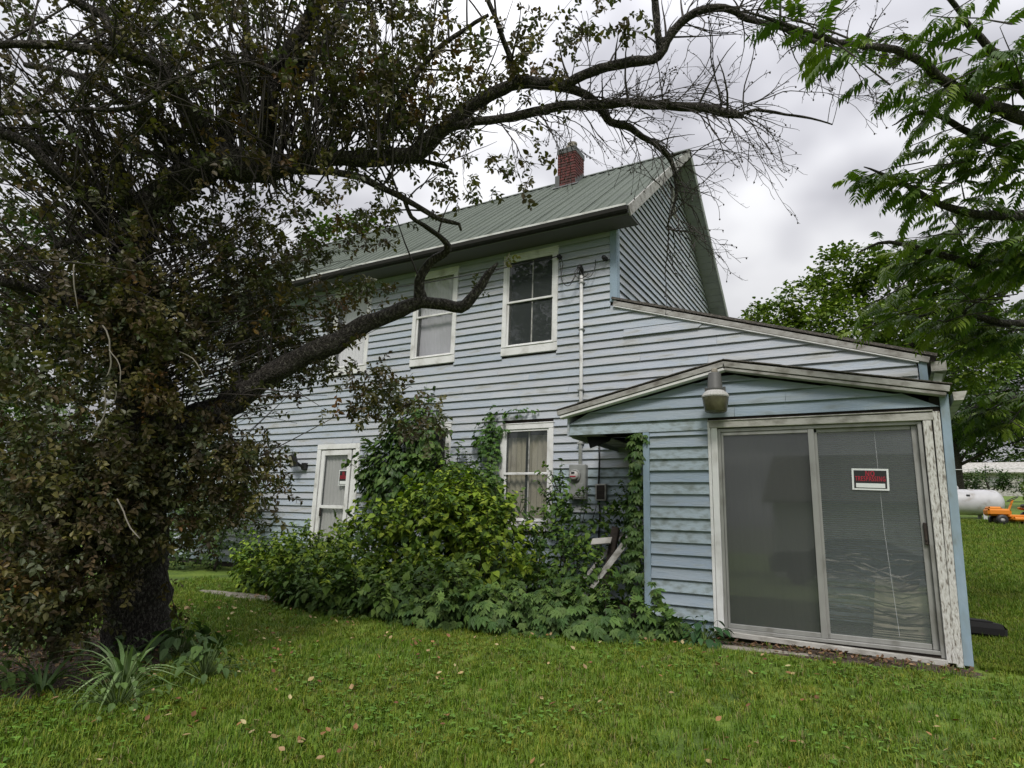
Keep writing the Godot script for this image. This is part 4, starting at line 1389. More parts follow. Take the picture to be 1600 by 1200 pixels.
# ---------------------------------------------------------------- the crabapple
func build_crabapple() -> void:
	rng.seed = 404
	var tree := thing("crabapple_tree", "old leaning crabapple with dark bronze leaves and limbs reaching across the house", "tree", Vector3(-6.1, -0.15, 5.35))
	var limbs := [
		[-6.19, -0.28, 5.33, 0.335, -6.14, 0.07, 5.38, 0.282, -6.08, 0.54, 5.49, 0.251, -5.96, 1.25, 5.63, 0.238, -5.82, 1.99, 5.79, 0.247, -5.81, 2.74, 5.97, 0.212, -5.76, 3.30, 6.14, 0.163, -5.63, 3.70, 6.23, 0.145, -5.39, 3.97, 6.15, 0.139, -4.97, 4.20, 6.02, 0.143, -4.59, 4.14, 5.84, 0.131, -4.35, 4.21, 5.74, 0.085],
		[-5.83, 1.68, 5.72, 0.171, -5.55, 1.92, 5.55, 0.148, -5.29, 2.11, 5.39, 0.126, -5.01, 2.34, 5.26, 0.108, -4.70, 2.57, 5.10, 0.100, -4.34, 2.79, 4.91, 0.088, -4.08, 2.96, 4.78, 0.079, -3.83, 3.09, 4.66, 0.070, -3.66, 3.19, 4.56, 0.064],
		[-3.71, 3.17, 4.59, 0.061, -3.48, 3.17, 4.44, 0.055, -3.34, 3.14, 4.35, 0.055, -3.26, 3.22, 4.32, 0.052, -3.17, 3.36, 4.29, 0.046, -3.10, 3.48, 4.27, 0.037, -3.02, 3.57, 4.24, 0.012],
		[-4.59, 4.15, 5.84, 0.114, -4.30, 4.20, 5.74, 0.073, -3.82, 4.20, 5.53, 0.067, -3.33, 4.21, 5.30, 0.072, -3.15, 4.31, 5.28, 0.077, -2.94, 4.43, 5.25, 0.065, -2.62, 4.64, 5.17, 0.054, -2.33, 4.71, 5.08, 0.053, -1.99, 4.69, 4.93, 0.048],
		[-1.99, 4.69, 4.93, 0.042, -1.78, 4.77, 4.89, 0.042, -1.49, 4.82, 4.79, 0.041, -1.27, 4.84, 4.72, 0.036, -1.16, 4.99, 4.75, 0.036, -0.98, 5.10, 4.74, 0.030, -0.77, 5.11, 4.68, 0.027, -0.61, 5.03, 4.56, 0.025, -0.40, 4.93, 4.47, 0.022, -0.11, 4.77, 4.32, 0.017, 0.08, 4.74, 4.20, 0.010],
		[-2.01, 4.68, 4.94, 0.042, -1.86, 4.64, 4.78, 0.037, -1.77, 4.52, 4.64, 0.035, -1.73, 4.45, 4.60, 0.032, -1.61, 4.45, 4.47, 0.030, -1.52, 4.37, 4.40, 0.027, -1.38, 4.29, 4.23, 0.025, -1.33, 4.16, 4.17, 0.019, -1.32, 3.96, 4.12, 0.016, -1.37, 3.80, 4.10, 0.011, -1.43, 3.65, 4.10, 0.005],
		[-3.00, 4.41, 5.26, 0.044, -2.82, 4.40, 5.23, 0.038, -2.47, 4.44, 5.09, 0.037, -2.12, 4.49, 4.96, 0.037, -1.78, 4.51, 4.82, 0.037, -1.36, 4.48, 4.63, 0.036, -0.99, 4.45, 4.46, 0.036, -0.79, 4.38, 4.38, 0.033, -0.72, 4.35, 4.34, 0.020],
		[-0.73, 4.36, 4.35, 0.015, -0.63, 4.41, 4.29, 0.013, -0.37, 4.34, 4.19, 0.010, -0.11, 4.29, 4.02, 0.005],
		[-1.25, 4.86, 4.71, 0.031, -1.25, 5.01, 4.81, 0.028, -1.26, 5.23, 4.87, 0.028, -1.25, 5.41, 4.97, 0.025],
		[-4.50, 4.25, 5.82, 0.085, -4.47, 4.50, 5.86, 0.080, -4.40, 4.75, 5.94, 0.073, -4.36, 4.93, 5.96, 0.073, -4.18, 5.10, 5.96, 0.067, -4.01, 5.26, 5.96, 0.066, -3.88, 5.44, 5.99, 0.066, -3.75, 5.65, 6.08, 0.059],
		[-4.39, 4.75, 5.94, 0.051, -4.25, 5.01, 5.86, 0.045, -4.08, 5.28, 5.71, 0.046, -3.99, 5.52, 5.66, 0.041, -3.88, 5.94, 5.64, 0.035],
		[-4.85, 4.22, 6.02, 0.074, -4.85, 4.38, 6.17, 0.067, -4.86, 4.54, 6.40, 0.060, -4.86, 4.67, 6.61, 0.053, -4.87, 4.69, 6.74, 0.047, -4.95, 4.68, 6.90, 0.046, -5.06, 4.63, 7.07, 0.040, -5.21, 4.60, 7.27, 0.034, -5.43, 4.50, 7.49, 0.029, -5.60, 4.37, 7.68, 0.023],
		[-4.94, 4.67, 6.89, 0.041, -4.98, 4.82, 6.95, 0.041, -5.06, 4.97, 7.04, 0.036, -5.13, 5.01, 7.15, 0.035, -5.22, 5.13, 7.29, 0.030],
		[-5.77, 3.24, 6.13, 0.070, -5.70, 3.57, 6.47, 0.061, -5.64, 3.75, 6.72, 0.054, -5.63, 3.84, 6.97, 0.047, -5.66, 3.96, 7.14, 0.041, -5.72, 3.99, 7.30, 0.040, -5.89, 4.00, 7.52, 0.029],
		[-5.53, 3.78, 6.24, 0.052, -5.52, 3.78, 6.36, 0.045, -5.52, 3.86, 6.43, 0.045, -5.55, 4.01, 6.49, 0.039, -5.54, 4.15, 6.52, 0.034],
		[-5.73, 3.55, 6.25, 0.035, -5.76, 3.49, 6.49, 0.028, -5.73, 3.34, 6.67, 0.027, -5.75, 3.25, 6.77, 0.026],
		[-5.81, 2.72, 6.03, 0.076, -5.81, 2.87, 6.36, 0.056, -5.72, 2.84, 6.65, 0.048, -5.71, 2.84, 6.89, 0.041, -5.69, 2.82, 7.11, 0.039, -5.81, 2.81, 7.30, 0.033],
		[-4.45, 4.15, 5.79, 0.051, -4.03, 4.08, 5.62, 0.034, -3.74, 4.05, 5.44, 0.031, -3.51, 3.94, 5.28, 0.028, -3.32, 3.82, 5.14, 0.025, -3.14, 3.71, 5.00, 0.022, -3.00, 3.67, 4.91, 0.017, -2.99, 3.61, 4.89, 0.011],
		[-3.41, 3.89, 5.21, 0.017, -3.39, 3.75, 5.10, 0.020, -3.36, 3.71, 4.90, 0.023, -3.32, 3.68, 4.75, 0.026, -3.34, 3.61, 4.62, 0.039, -3.54, 3.52, 4.62, 0.046, -3.65, 3.36, 4.62, 0.052, -3.68, 3.16, 4.57, 0.058],
		[-5.82, 4.17, 7.29, 0.015, -5.29, 4.23, 6.99, 0.015, -4.89, 4.27, 6.76, 0.018, -4.64, 4.47, 6.66, 0.018, -4.48, 4.61, 6.54, 0.018, -4.29, 4.71, 6.40, 0.018, -4.15, 4.74, 6.21, 0.021, -4.05, 4.70, 6.02, 0.022, -4.03, 4.55, 5.85, 0.022, -4.08, 4.43, 5.73, 0.022, -4.20, 4.26, 5.70, 0.028],
		[-3.55, 4.27, 5.44, 0.028, -3.37, 4.52, 5.46, 0.025, -3.12, 4.78, 5.50, 0.022, -2.86, 4.98, 5.51, 0.021, -2.64, 5.08, 5.46, 0.018, -2.45, 5.16, 5.43, 0.016],
		[-2.40, 4.72, 5.12, 0.027, -2.36, 4.82, 5.18, 0.026, -2.37, 4.97, 5.34, 0.023, -2.36, 5.04, 5.47, 0.020, -2.38, 5.20, 5.58, 0.020],
		[-4.78, 4.21, 5.97, 0.068, -4.88, 4.55, 6.00, 0.058, -4.80, 5.01, 5.95, 0.047, -4.82, 5.49, 5.96, 0.036, -4.89, 6.04, 6.02, 0.030],
		[-3.80, 4.22, 5.52, 0.034, -3.60, 4.23, 5.28, 0.028, -3.41, 4.32, 5.08, 0.023, -3.22, 4.32, 4.85, 0.018],
		[-5.13, 4.09, 6.09, 0.052, -5.49, 4.53, 6.23, 0.041, -5.92, 4.93, 6.46, 0.036, -6.32, 5.16, 6.64, 0.030, -6.85, 5.33, 6.87, 0.025],
	]
	var paths := []
	for i in limbs.size():
		var st := start(false)
		var thick: float = limbs[i][3]
		var lp := limb_points(limbs[i], 0.09 if thick > 0.05 else 0.07, 0.035 if thick > 0.1 else 0.022)
		paths.append(lp)
		tube(st, lp[0], lp[1], 16 if thick > 0.1 else (9 if thick > 0.03 else 6), 0.34 if thick > 0.1 else 0.22)
		obj("trunk" if i == 0 else "branch", st, M.bark, tree)
	# whips and twigs that spring from the limbs
	var st := start(false)
	var pale := start(false)
	var spots := []
	var right := Vector3(0.8656, 0.0321, -0.4997)
	for i in paths.size():
		var pts: Array = paths[i][0]
		var rad: Array = paths[i][1]
		for k in pts.size():
			var p: Vector3 = pts[k]
			var s := right.dot(p - Vector3(0, 1.17, 9.05))
			if rad[k] > 0.3 or p.y < 0.8:
				continue
			var leafiness := clampf(1.0 - (s + 1.35) / 1.5, 0.0, 1.0)
			var chance := (0.75 if i != 3 else 0.32) * (0.35 + leafiness)
			if i in [2, 18] or (i == 1 and k > pts.size() / 2):
				chance = 0.05
			if rng.randf() > chance:
				continue
			var out := (ball() + Vector3(0, 0.75 if p.y > 1.8 else 0.1, 0)).normalized()
			var long := rng.randf_range(0.45, 1.5) * (0.45 + 0.75 * leafiness)
			var bend := ball() * 0.35 + Vector3(0, -0.18, 0)
			var prev := p
			var line := [p]
			var w := [minf(rad[k] * 0.5, 0.011)]
			for q in 6:
				out = (out + bend * 0.25 + ball() * 0.16).normalized()
				prev += out * long / 6.0
				line.append(prev)
				w.append(lerpf(w[0], 0.0022, (q + 1) / 6.0))
				if q > 0 and rng.randf() < leafiness * 0.5:
					for c in 2:
						var d := (out + ball() * 1.0).normalized()
						spots.append([prev + d * 0.02, d])
			tube(st, line, w, 4, 0.0, false)
	# straight water shoots fanning up from the crown of the trunk
	for f in [
		[-4.98, 4.18, 6.02, -0.48, 0.73, 0.17, 60],
		[-4.45, 4.17, 5.82, -0.04, 0.95, 0.13, 60],
		[-5.58, 3.39, 6.12, -0.42, 0.68, 0.47, 60],
		[-5.63, 3.80, 6.60, -0.25, 0.79, 0.37, 40],
		[-4.01, 4.24, 5.65, 0.13, 0.90, -0.07, 36],
		[-5.67, 2.26, 5.89, 0.50, 0.52, -0.63, 46],
		[-5.57, 2.94, 6.00, 0.46, 0.57, -0.60, 50],
		[-5.67, 2.73, 6.36, -0.32, 0.38, 0.64, 40],
		[-3.37, 4.20, 5.38, 0.17, 0.91, -0.10, 20],
		[-5.70, 1.36, 5.68, 0.38, 0.77, -0.33, 26],
	]:
		var c := Vector3(f[0], f[1], f[2])
		for k in int(f[6] * 1.5):
			var p := c + ball() * 0.35
			var aimed := (Vector3(f[3], f[4], f[5]) + ball() * 0.55).normalized()
			var long := rng.randf_range(0.8, 2.1)
			var line := [p]
			var w := [rng.randf_range(0.006, 0.011)]
			for q in 7:
				aimed = (aimed + ball() * 0.07).normalized()
				p += aimed * long / 7.0
				line.append(p)
				w.append(lerpf(w[0], 0.0022, (q + 1) / 7.0))
				if q > 1 and rng.randf() < 0.24:
					var d := (aimed + ball() * 1.1).normalized()
					spots.append([p, d])
			tube(st, line, w, 4, 0.0, false)
	# the bare spurred twigs at the ends of the right-hand limbs
	for i in [4, 5, 6]:
		var pts: Array = paths[i][0]
		var from := int(pts.size() * (0.12 if i != 4 else 0.40))
		for k in range(from, pts.size()):
			for c in 2:
				if rng.randf() < 0.74:
					var away := (right * rng.randf_range(0.1, 1.0) + Vector3(0, rng.randf_range(-0.45, 0.6), 0) + ball() * 0.55).normalized()
					spurred(st, pts[k], away, rng.randf_range(0.30, 0.95), 0.0068, 2)
	obj("twig", st, M.twig, tree).set_meta("kind", "stuff")
	# dead pale twigs hanging before the trunk
	for q in [
		[-4.82, 2.46, 6.75, 0.006, -4.79, 2.36, 6.70, 0.006, -4.81, 2.16, 6.66, 0.006, -4.84, 2.09, 6.66, 0.003],
		[-4.79, 2.29, 6.69, 0.004, -4.75, 2.18, 6.63, 0.004, -4.75, 2.05, 6.60, 0.003],
		[-4.74, 1.98, 6.70, 0.005, -4.76, 1.84, 6.67, 0.005, -4.82, 1.71, 6.68, 0.005, -4.88, 1.61, 6.69, 0.003],
		[-4.67, 2.03, 6.67, 0.004, -4.69, 1.91, 6.65, 0.004, -4.75, 1.87, 6.68, 0.004],
		[-4.64, 1.22, 6.56, 0.005, -4.60, 1.14, 6.52, 0.005, -4.56, 1.03, 6.47, 0.005, -4.51, 0.96, 6.42, 0.004],
		[-5.08, 2.93, 6.89, 0.005, -5.09, 2.75, 6.86, 0.005, -5.09, 2.60, 6.82, 0.003],
		[-5.23, 3.94, 7.48, 0.005, -5.17, 4.06, 7.46, 0.005, -5.08, 4.16, 7.44, 0.004],
		[-4.79, 2.41, 6.24, 0.005, -4.65, 2.34, 6.14, 0.005, -4.58, 2.19, 6.06, 0.004],
	]:
		var lp := limb_points(q, 0.06, 0.02)
		tube(pale, lp[0], lp[1], 5)
	obj("dead_twig", pale, M.pale_twig, tree).set_meta("kind", "stuff")
	# masses of leaves
	for f in [
		[-5.67, 2.14, 6.51, 1.05, 1.25, 0.8, 1150],
		[-5.55, 3.36, 5.50, 0.85, 0.7, 0.7, 480],
		[-5.40, 2.90, 4.70, 0.75, 0.5, 0.5, 480],
		[-4.88, 3.55, 5.39, 0.55, 0.5, 0.6, 160],
		[-5.84, 3.53, 6.90, 1.0, 1.0, 0.9, 230],
		[-5.70, 5.02, 6.60, 1.6, 0.95, 1.2, 140],
		[-4.11, 4.89, 5.86, 1.1, 0.8, 1.0, 130],
		[-2.96, 5.05, 5.47, 0.8, 0.55, 0.9, 190],
		[-3.62, 4.49, 5.54, 0.7, 0.42, 0.7, 170],
		[-2.79, 3.98, 5.10, 0.5, 0.22, 0.4, 40],
		[-5.20, 1.47, 5.65, 0.6, 0.65, 0.4, 480],
		[-5.53, 0.92, 6.60, 0.75, 0.65, 0.45, 800],
		[-3.78, 2.08, 4.38, 0.45, 0.25, 0.3, 70],
		[-4.17, 2.34, 4.61, 0.42, 0.3, 0.3, 110],
		[-2.14, 4.83, 5.17, 0.35, 0.35, 0.4, 60],
		[-1.64, 5.04, 5.17, 0.35, 0.14, 0.3, 36],
		[-5.24, 2.61, 6.20, 0.6, 0.6, 0.4, 330],
		[-5.37, 1.18, 6.04, 0.36, 0.7, 0.25, 360],
		[-5.31, 0.54, 6.79, 0.5, 0.25, 0.4, 120],
		[-2.38, 4.13, 4.90, 0.3, 0.2, 0.3, 14],
		[-5.11, 1.51, 5.14, 0.4, 0.5, 0.4, 200],
		[-3.86, 3.75, 5.44, 0.6, 0.25, 0.6, 90],
		[-2.95, 4.58, 5.35, 0.5, 0.25, 0.6, 70],
		[-5.23, 3.90, 5.80, 0.7, 0.35, 0.5, 110],
		[-5.39, 1.32, 6.32, 0.5, 0.5, 0.3, 320],
		[-5.64, 0.47, 6.25, 0.42, 0.4, 0.25, 220],
		[-4.52, 3.32, 4.53, 0.45, 0.3, 0.3, 90],
	]:
		var c := Vector3(f[0], f[1], f[2])
		for k in int(f[6]):
			var b := ball()
			var p := c + Vector3(b.x * f[3], b.y * f[4], b.z * f[5])
			if p.y < ground_y(p.x, p.z) + 0.08:
				continue
			# leave holes
			if lumps.get_noise_3dv(p * 8.0) < -0.20:
				continue
			spots.append([p, (ball() + Vector3(0, -0.25, 0)).normalized()])
	var kinds := []
	for k in 5:
		kinds.append(sprig(11, 0.16, 0.050, 0.028, OVATE, 0.015 if k < 3 else 0.06))
	var tones := [Color(0.08, 0.085, 0.036), Color(0.098, 0.096, 0.038), Color(0.08, 0.066, 0.04), Color(0.135, 0.122, 0.038), Color(0.104, 0.078, 0.039), Color(0.09, 0.104, 0.058)]
	for k in kinds.size():
		var here := []
		var tint := []
		for q in range(k, spots.size(), kinds.size()):
			var p: Vector3 = spots[q][0]
			var d: Vector3 = spots[q][1]
			here.append(Transform3D(aim(d, Vector3(rng.randf_range(-0.4, 0.4), 1, rng.randf_range(-0.4, 0.4))).scaled(Vector3.ONE * rng.randf_range(0.75, 1.25)), p))
			var c := pick(tones)
			if lumps.get_noise_3dv(p * 3.0 + Vector3(70, 0, 0)) > 0.36:
				c = Color(c.r * 1.6, c.g * 1.15, c.b * 0.9)
			tint.append(c)
		many("foliage", kinds[k], M.leaf, here, tint, tree)


# a twig that zigzags and carries short spurs, buds and small fruit
func spurred(st: SurfaceTool, p: Vector3, dir: Vector3, long: float, r: float, level: int) -> void:
	var n := maxi(4, int(long / 0.055))
	var line := [p]
	var w := [r]
	for k in n:
		dir = (dir + ball() * 0.28 + Vector3(0, -0.035, 0)).normalized()
		p += dir * long / n
		line.append(p)
		w.append(lerpf(r, 0.0019, (k + 1.0) / n))
		if level > 0 and rng.randf() < 0.30:
			spurred(st, p, (dir + ball() * 0.9).normalized(), long * rng.randf_range(0.25, 0.55), w[-1] * 0.8, level - 1)
		elif rng.randf() < 0.45:
			var d := (dir * 0.4 + ball()).normalized()
			var e := p + d * rng.randf_range(0.015, 0.04)
			tube(st, [p, e, e + d * 0.006], [w[-1] * 0.8, w[-1] * 0.75, w[-1] * 1.1], 4, 0.0, false)
	if rng.randf() < 0.4:
		tube(st, [p, p + Vector3(0.001, -0.004, 0), p + Vector3(0.001, -0.012, 0), p + Vector3(0, -0.016, 0)], [0.002, 0.0065, 0.0065, 0.002], 5)
	tube(st, line, w, 4, 0.0, false)


# ---------------------------------------------------------------- the walnut at the right
func build_walnut() -> void:
	rng.seed = 505
	var tree := thing("walnut_tree", "bright green walnut with long feathered leaves hanging in from the right", "tree", Vector3(3.6, 0.05, -0.6))
	var limbs := [
		[3.61, 0.81, -1.69, 0.439, 3.49, 2.90, -0.87, 0.341, 3.47, 4.98, -0.34, 0.242, 3.51, 7.06, 0.16, 0.156],
		[3.50, 5.32, -0.27, 0.114, 1.70, 4.98, 1.89, 0.067, 0.85, 4.89, 3.08, 0.044, 0.46, 4.88, 3.78, 0.030, 0.10, 4.64, 4.40, 0.023, -0.27, 4.43, 5.04, 0.017, -0.51, 4.38, 5.41, 0.004],
		[3.49, 5.25, -0.28, 0.099, 1.72, 4.46, 1.15, 0.059, 0.85, 4.18, 2.19, 0.037, 0.43, 4.29, 2.70, 0.024, 0.09, 4.33, 3.15, 0.005],
		[3.47, 4.98, -0.34, 0.099, 1.75, 3.93, 0.65, 0.055, 0.76, 3.93, 1.70, 0.032, 0.26, 3.96, 2.24, 0.019, -0.05, 3.84, 2.39, 0.004],
		[3.44, 4.63, -0.41, 0.099, 2.08, 3.68, 0.16, 0.057, 1.35, 3.41, 0.75, 0.041, 0.80, 3.46, 1.33, 0.027, 0.38, 3.35, 1.54, 0.005],
		[3.71, 4.36, -1.23, 0.107, 2.09, 2.96, -0.62, 0.061, 1.25, 2.71, 0.04, 0.037, 0.87, 2.53, 0.34, 0.007],
		[2.09, 5.12, 1.22, 0.058, 1.22, 4.81, 2.13, 0.037, 0.63, 4.89, 2.85, 0.023, 0.33, 4.64, 3.20, 0.004],
		[1.70, 4.98, 1.89, 0.049, 1.15, 5.17, 2.97, 0.033, 0.87, 5.37, 3.42, 0.021, 0.64, 5.50, 3.83, 0.015],
	]
	var st: SurfaceTool
	var twigs := start(false)
	for i in limbs.size():
		st = start(false)
		var lp := limb_points(limbs[i], 0.12, 0.02)
		tube(st, lp[0], lp[1], 8, 0.15)
		obj("trunk" if i == 0 else "branch", st, M.bark, tree)
		if i == 0:
			continue
	var kinds := []
	for k in 4:
		kinds.append(pinnate(7 + k % 2, 0.32 + 0.03 * k, 0.092, 0.033))
	var spots := []
	for f in [
		[1.21, 5.14, 2.81, 0.5, 0.5, 0.6, 100],
		[0.52, 4.84, 3.14, 0.28, 0.22, 0.3, 24],
		[0.76, 4.47, 2.43, 0.55, 0.3, 0.5, 96],
		[0.25, 4.26, 2.91, 0.25, 0.18, 0.25, 24],
		[1.21, 4.09, 1.60, 0.5, 0.5, 0.5, 170],
		[0.48, 4.03, 2.01, 0.42, 0.25, 0.4, 42],
		[0.41, 3.61, 1.47, 0.5, 0.38, 0.5, 60],
		[1.14, 3.44, 0.88, 0.5, 0.35, 0.5, 120],
		[1.22, 2.58, 0.14, 0.4, 0.4, 0.4, 110],
		[-0.34, 4.36, 5.30, 0.26, 0.04, 0.2, 9],
		[0.03, 4.51, 4.77, 0.34, 0.08, 0.2, 15],
		[0.58, 4.95, 3.96, 0.4, 0.25, 0.3, 26],
	]:
		var c := Vector3(f[0], f[1], f[2])
		# a few shoots through each mass, each with leaves along it
		var shoots := maxi(2, int(f[6] / 6.0))
		for s in shoots:
			var b := ball()
			var p := c + Vector3(b.x * f[3], b.y * f[4], b.z * f[5])
			var dir := (Vector3(-0.75, 0.0, 0.45) + ball() * 0.8).normalized()
			var from := p - dir * 0.45
			tube(twigs, [from, p - dir * 0.2 + Vector3(0, 0.02, 0), p, p + dir * 0.14], [0.008, 0.006, 0.005, 0.003], 4, 0.0, false)
			for k in 6:
				var at := from.lerp(p + dir * 0.14, 0.25 + 0.75 * k / 5.0)
				var side := dir.cross(UP).normalized() * (1.0 if k % 2 == 0 else -1.0)
				var d := (dir * 0.6 + side * 0.8 + Vector3(0, rng.randf_range(-0.5, 0.15), 0) + ball() * 0.25).normalized()
				spots.append(Transform3D(aim(d, (UP + ball() * 0.3).normalized()).scaled(Vector3.ONE * rng.randf_range(0.6, 0.98)), at))
	obj("twig", twigs, M.twig, tree).set_meta("kind", "stuff")
	var tones := [Color(0.09, 0.155, 0.022), Color(0.12, 0.195, 0.026), Color(0.068, 0.125, 0.026), Color(0.17, 0.24, 0.03)]
	# the nearest leaves are parts of their own, the rest one mass
	var eye := Vector3(0, 1.17, 9.05)
	spots.sort_custom(func(a, b): return a.origin.distance_squared_to(eye) < b.origin.distance_squared_to(eye))
	var mats := []
	for k in 4:
		var m: StandardMaterial3D = M.leaf.duplicate()
		m.albedo_color = Color(tones[k].r, tones[k].g, tones[k].b).linear_to_srgb()
		mats.append(m)
	var rest := [[], [], [], []]
	for i in spots.size():
		if i < 280:
			placed("compound_leaf", kinds[i % 4], mats[(i * 7 + i / 5) % 4], tree, spots[i])
		else:
			rest[i % 4].append(spots[i])
	for k in 4:
		var tint := []
		for q in rest[k]:
			tint.append(pick(tones))
		many("foliage", kinds[k], M.leaf, rest[k], tint, tree)


# ---------------------------------------------------------------- trees farther off
func far_tree(called: String, label: String, at: Vector3, height: float, blobs: Array, n: int, tones: Array, leaf: float, group := "") -> void:
	var tree := thing(called, label, "tree", at, group)
	var st := start(false)
	var top := Vector3(0, height * 0.75, 0)
	var base_r := height * 0.022
	tube(st, [at - Vector3(0, 0.3, 0), at + Vector3(0.05, height * 0.2, 0), at + Vector3(-0.1, height * 0.45, 0.1), at + top], [base_r * 1.2, base_r, base_r * 0.7, base_r * 0.2], 10, 0.2)
	obj("trunk", st, M.bark, tree)
	st = start(false)
	var spots := []
	for b in blobs:
		var c: Vector3 = at + Vector3(b[0], b[1], b[2])
		var root := at + Vector3(0, clampf(b[1] * 0.55, height * 0.15, height * 0.6), 0)
		tube(st, [root, root.lerp(c, 0.5) + Vector3(0, 0.2, 0), c], [base_r * 0.4, base_r * 0.25, base_r * 0.1], 6, 0.1)
		for k in 5:
			tube(st, [c.lerp(root, 0.3), c + ball() * b[3] * 0.9], [base_r * 0.12, base_r * 0.03], 4, 0.0, false)
		for k in int(n * b[3] * b[3]):
			var d := ball()
			var rr := pow(d.length(), 0.4)
			d = d.normalized() * rr
			var p := c + Vector3(d.x * b[3], d.y * b[3] * 0.62, d.z * b[3])
			if lumps.get_noise_3dv(p * 1.9 / maxf(leaf * 5.0, 0.2)) < -0.10:
				continue
			spots.append(p)
	obj("limb", st, M.bark, tree)
	var kinds := []
	for k in 3:
		kinds.append(cluster(11, leaf * 2.2, leaf, leaf * 0.75, OVATE))
	for k in 3:
		var here := []
		var tint := []
		for q in range(k, spots.size(), 3):
			here.append(Transform3D(Basis.from_euler(Vector3(rng.randf_range(-0.5, 0.5), rng.randf() * TAU, rng.randf_range(-0.5, 0.5))).scaled(Vector3.ONE * rng.randf_range(0.7, 1.3)), spots[q]))
			tint.append(pick(tones))
		many("crown", kinds[k], M.matt_leaf, here, tint, tree)


func build_far_trees() -> void:
	rng.seed = 606
	var green := [Color(0.12, 0.19, 0.022), Color(0.16, 0.235, 0.026), Color(0.09, 0.15, 0.022), Color(0.21, 0.28, 0.04)]
	var deep := [Color(0.035, 0.075, 0.018), Color(0.05, 0.09, 0.02), Color(0.065, 0.11, 0.02)]
	far_tree("maple_tree", "large maple with layered clumps of leaves rising behind the low roof", Vector3(0.0, 1.8, -20.0), 12.5, [[-4.6, 7.0, 0.2, 1.2], [-3.6, 8.4, 0.2, 1.2], [-5.0, 5.4, 0.3, 1.1], [3.9, 9.2, 0, 1.5], [4.0, 7.0, 0, 1.5], [-0.4, 10.3, 0, 1.5], [-2.0, 9.0, 0.4, 1.5], [1.3, 9.4, 0.2, 1.6], [-3.2, 7.3, 0.3, 1.4], [-0.8, 7.4, 1.0, 1.7], [1.7, 7.2, 0.6, 1.7], [-4.1, 6.0, 0.0, 1.1], [-2.2, 5.6, 0.8, 1.5], [0.6, 5.2, 0.9, 1.7], [2.9, 8.2, -0.5, 1.4], [3.0, 5.6, 0.2, 1.5], [2.2, 10.2, -0.5, 1.3]], 150, green, 0.16)
	far_tree("shade_tree", "dark shade tree standing behind the propane tank", Vector3(3.6, 2.9, -33.0), 11.0, [[0, 8.6, 0, 2.3], [-2.2, 6.6, 0.3, 1.9], [2.1, 6.8, 0, 2.0], [0.0, 5.2, 0.8, 2.0], [-2.6, 4.6, 0.4, 1.3], [2.8, 4.7, 0.5, 1.4], [-0.4, 3.8, 0.6, 1.0], [1.2, 3.3, 0.5, 1.1], [-2.2, 3.2, 0.5, 1.0], [3.6, 3.4, 0.4, 1.2]], 85, deep, 0.17)
	far_tree("yard_tree", "green yard tree at the right edge beyond the mower", Vector3(8.6, 2.9, -31.0), 10.0, [[0, 7.6, 0, 2.2], [-2.0, 5.8, 0.2, 1.9], [1.8, 5.6, 0, 2.0], [-0.5, 4.2, 0.8, 1.7], [-2.9, 4.4, 0.3, 1.2]], 85, [Color(0.07, 0.13, 0.02), Color(0.09, 0.15, 0.022)], 0.17)
	far_tree("lone_tree", "yellow green tree showing beyond the left end of the roof", Vector3(-19.5, 1.2, -10.0), 14.5, [[0, 11.5, 0, 2.2], [-2.0, 9.4, 0.3, 2.3], [1.8, 9.5, 0, 2.0], [0.0, 7.2, 0.8, 2.4], [2.6, 7.0, 0.4, 1.5], [-2.6, 6.0, 0.4, 2.0]], 55, [Color(0.12, 0.19, 0.022), Color(0.09, 0.155, 0.02)], 0.2)
	far_tree("lone_tree", "tall dark green tree at the far left behind the crabapple", Vector3(-23.0, 0.5, 0.5), 11.0, [[0, 8.5, 0, 2.4], [-1.5, 6.0, 1.6, 2.4], [1.5, 6.2, -1.6, 2.4], [0.0, 3.8, 0.8, 2.4], [0.6, 2.4, -2.2, 2.0], [-0.8, 2.4, 2.6, 2.0]], 50, deep, 0.2)
	var i := 0
	for p in [[1.0, -74.0, 12.0], [7.5, -82.0, 14.0], [18.0, -74.0, 13.0], [26.0, -70.0, 14.0], [-7.0, -80.0, 13.0]]:
		far_tree("field_tree", ["leftmost of the hazy field trees past the white shed", "hazy field tree rising right behind the white shed", "broad hazy field tree right of the white shed", "rightmost hazy field tree near the picture's edge", "hazy field tree hidden low behind the house roof"][i], Vector3(p[0], ground_y(p[0], p[1]) - 0.2, p[1]), p[2], [[0, p[2] * 0.72, 0, 3.0], [-3, p[2] * 0.5, 0.5, 2.9], [3, p[2] * 0.52, 0, 2.9], [0, p[2] * 0.36, 1, 3.2], [-3.6, p[2] * 0.28, 0.5, 2.2], [3.6, p[2] * 0.28, 0.5, 2.2]], 24, deep, 0.34, "field trees on the rise")
		i += 1
	far_tree("bush", "dark hedge shrub before the white shed, nearer the tank", Vector3(6.2, ground_y(6.2, -44.0), -44.0), 3.4, [[0, 1.5, 0, 1.2], [1.6, 1.2, 0.1, 1.0], [-1.4, 1.1, -0.2, 1.0]], 120, deep, 0.14)
	far_tree("bush", "dark hedge shrub before the white shed, nearer the picture's edge", Vector3(10.2, ground_y(10.2, -44.0), -44.0), 3.4, [[0, 1.7, 0, 1.3], [1.6, 1.3, 0.1, 1.1], [-1.5, 0.9, -0.2, 0.8]], 120, deep, 0.14)
	far_tree("bush", "round green bush at the right edge behind the mower", Vector3(5.6, ground_y(5.6, -22.0), -22.5), 2.4, [[0, 1.1, 0, 0.9], [0.7, 0.8, 0.1, 0.7], [0.2, 1.7, -0.2, 0.6]], 320, green, 0.09)


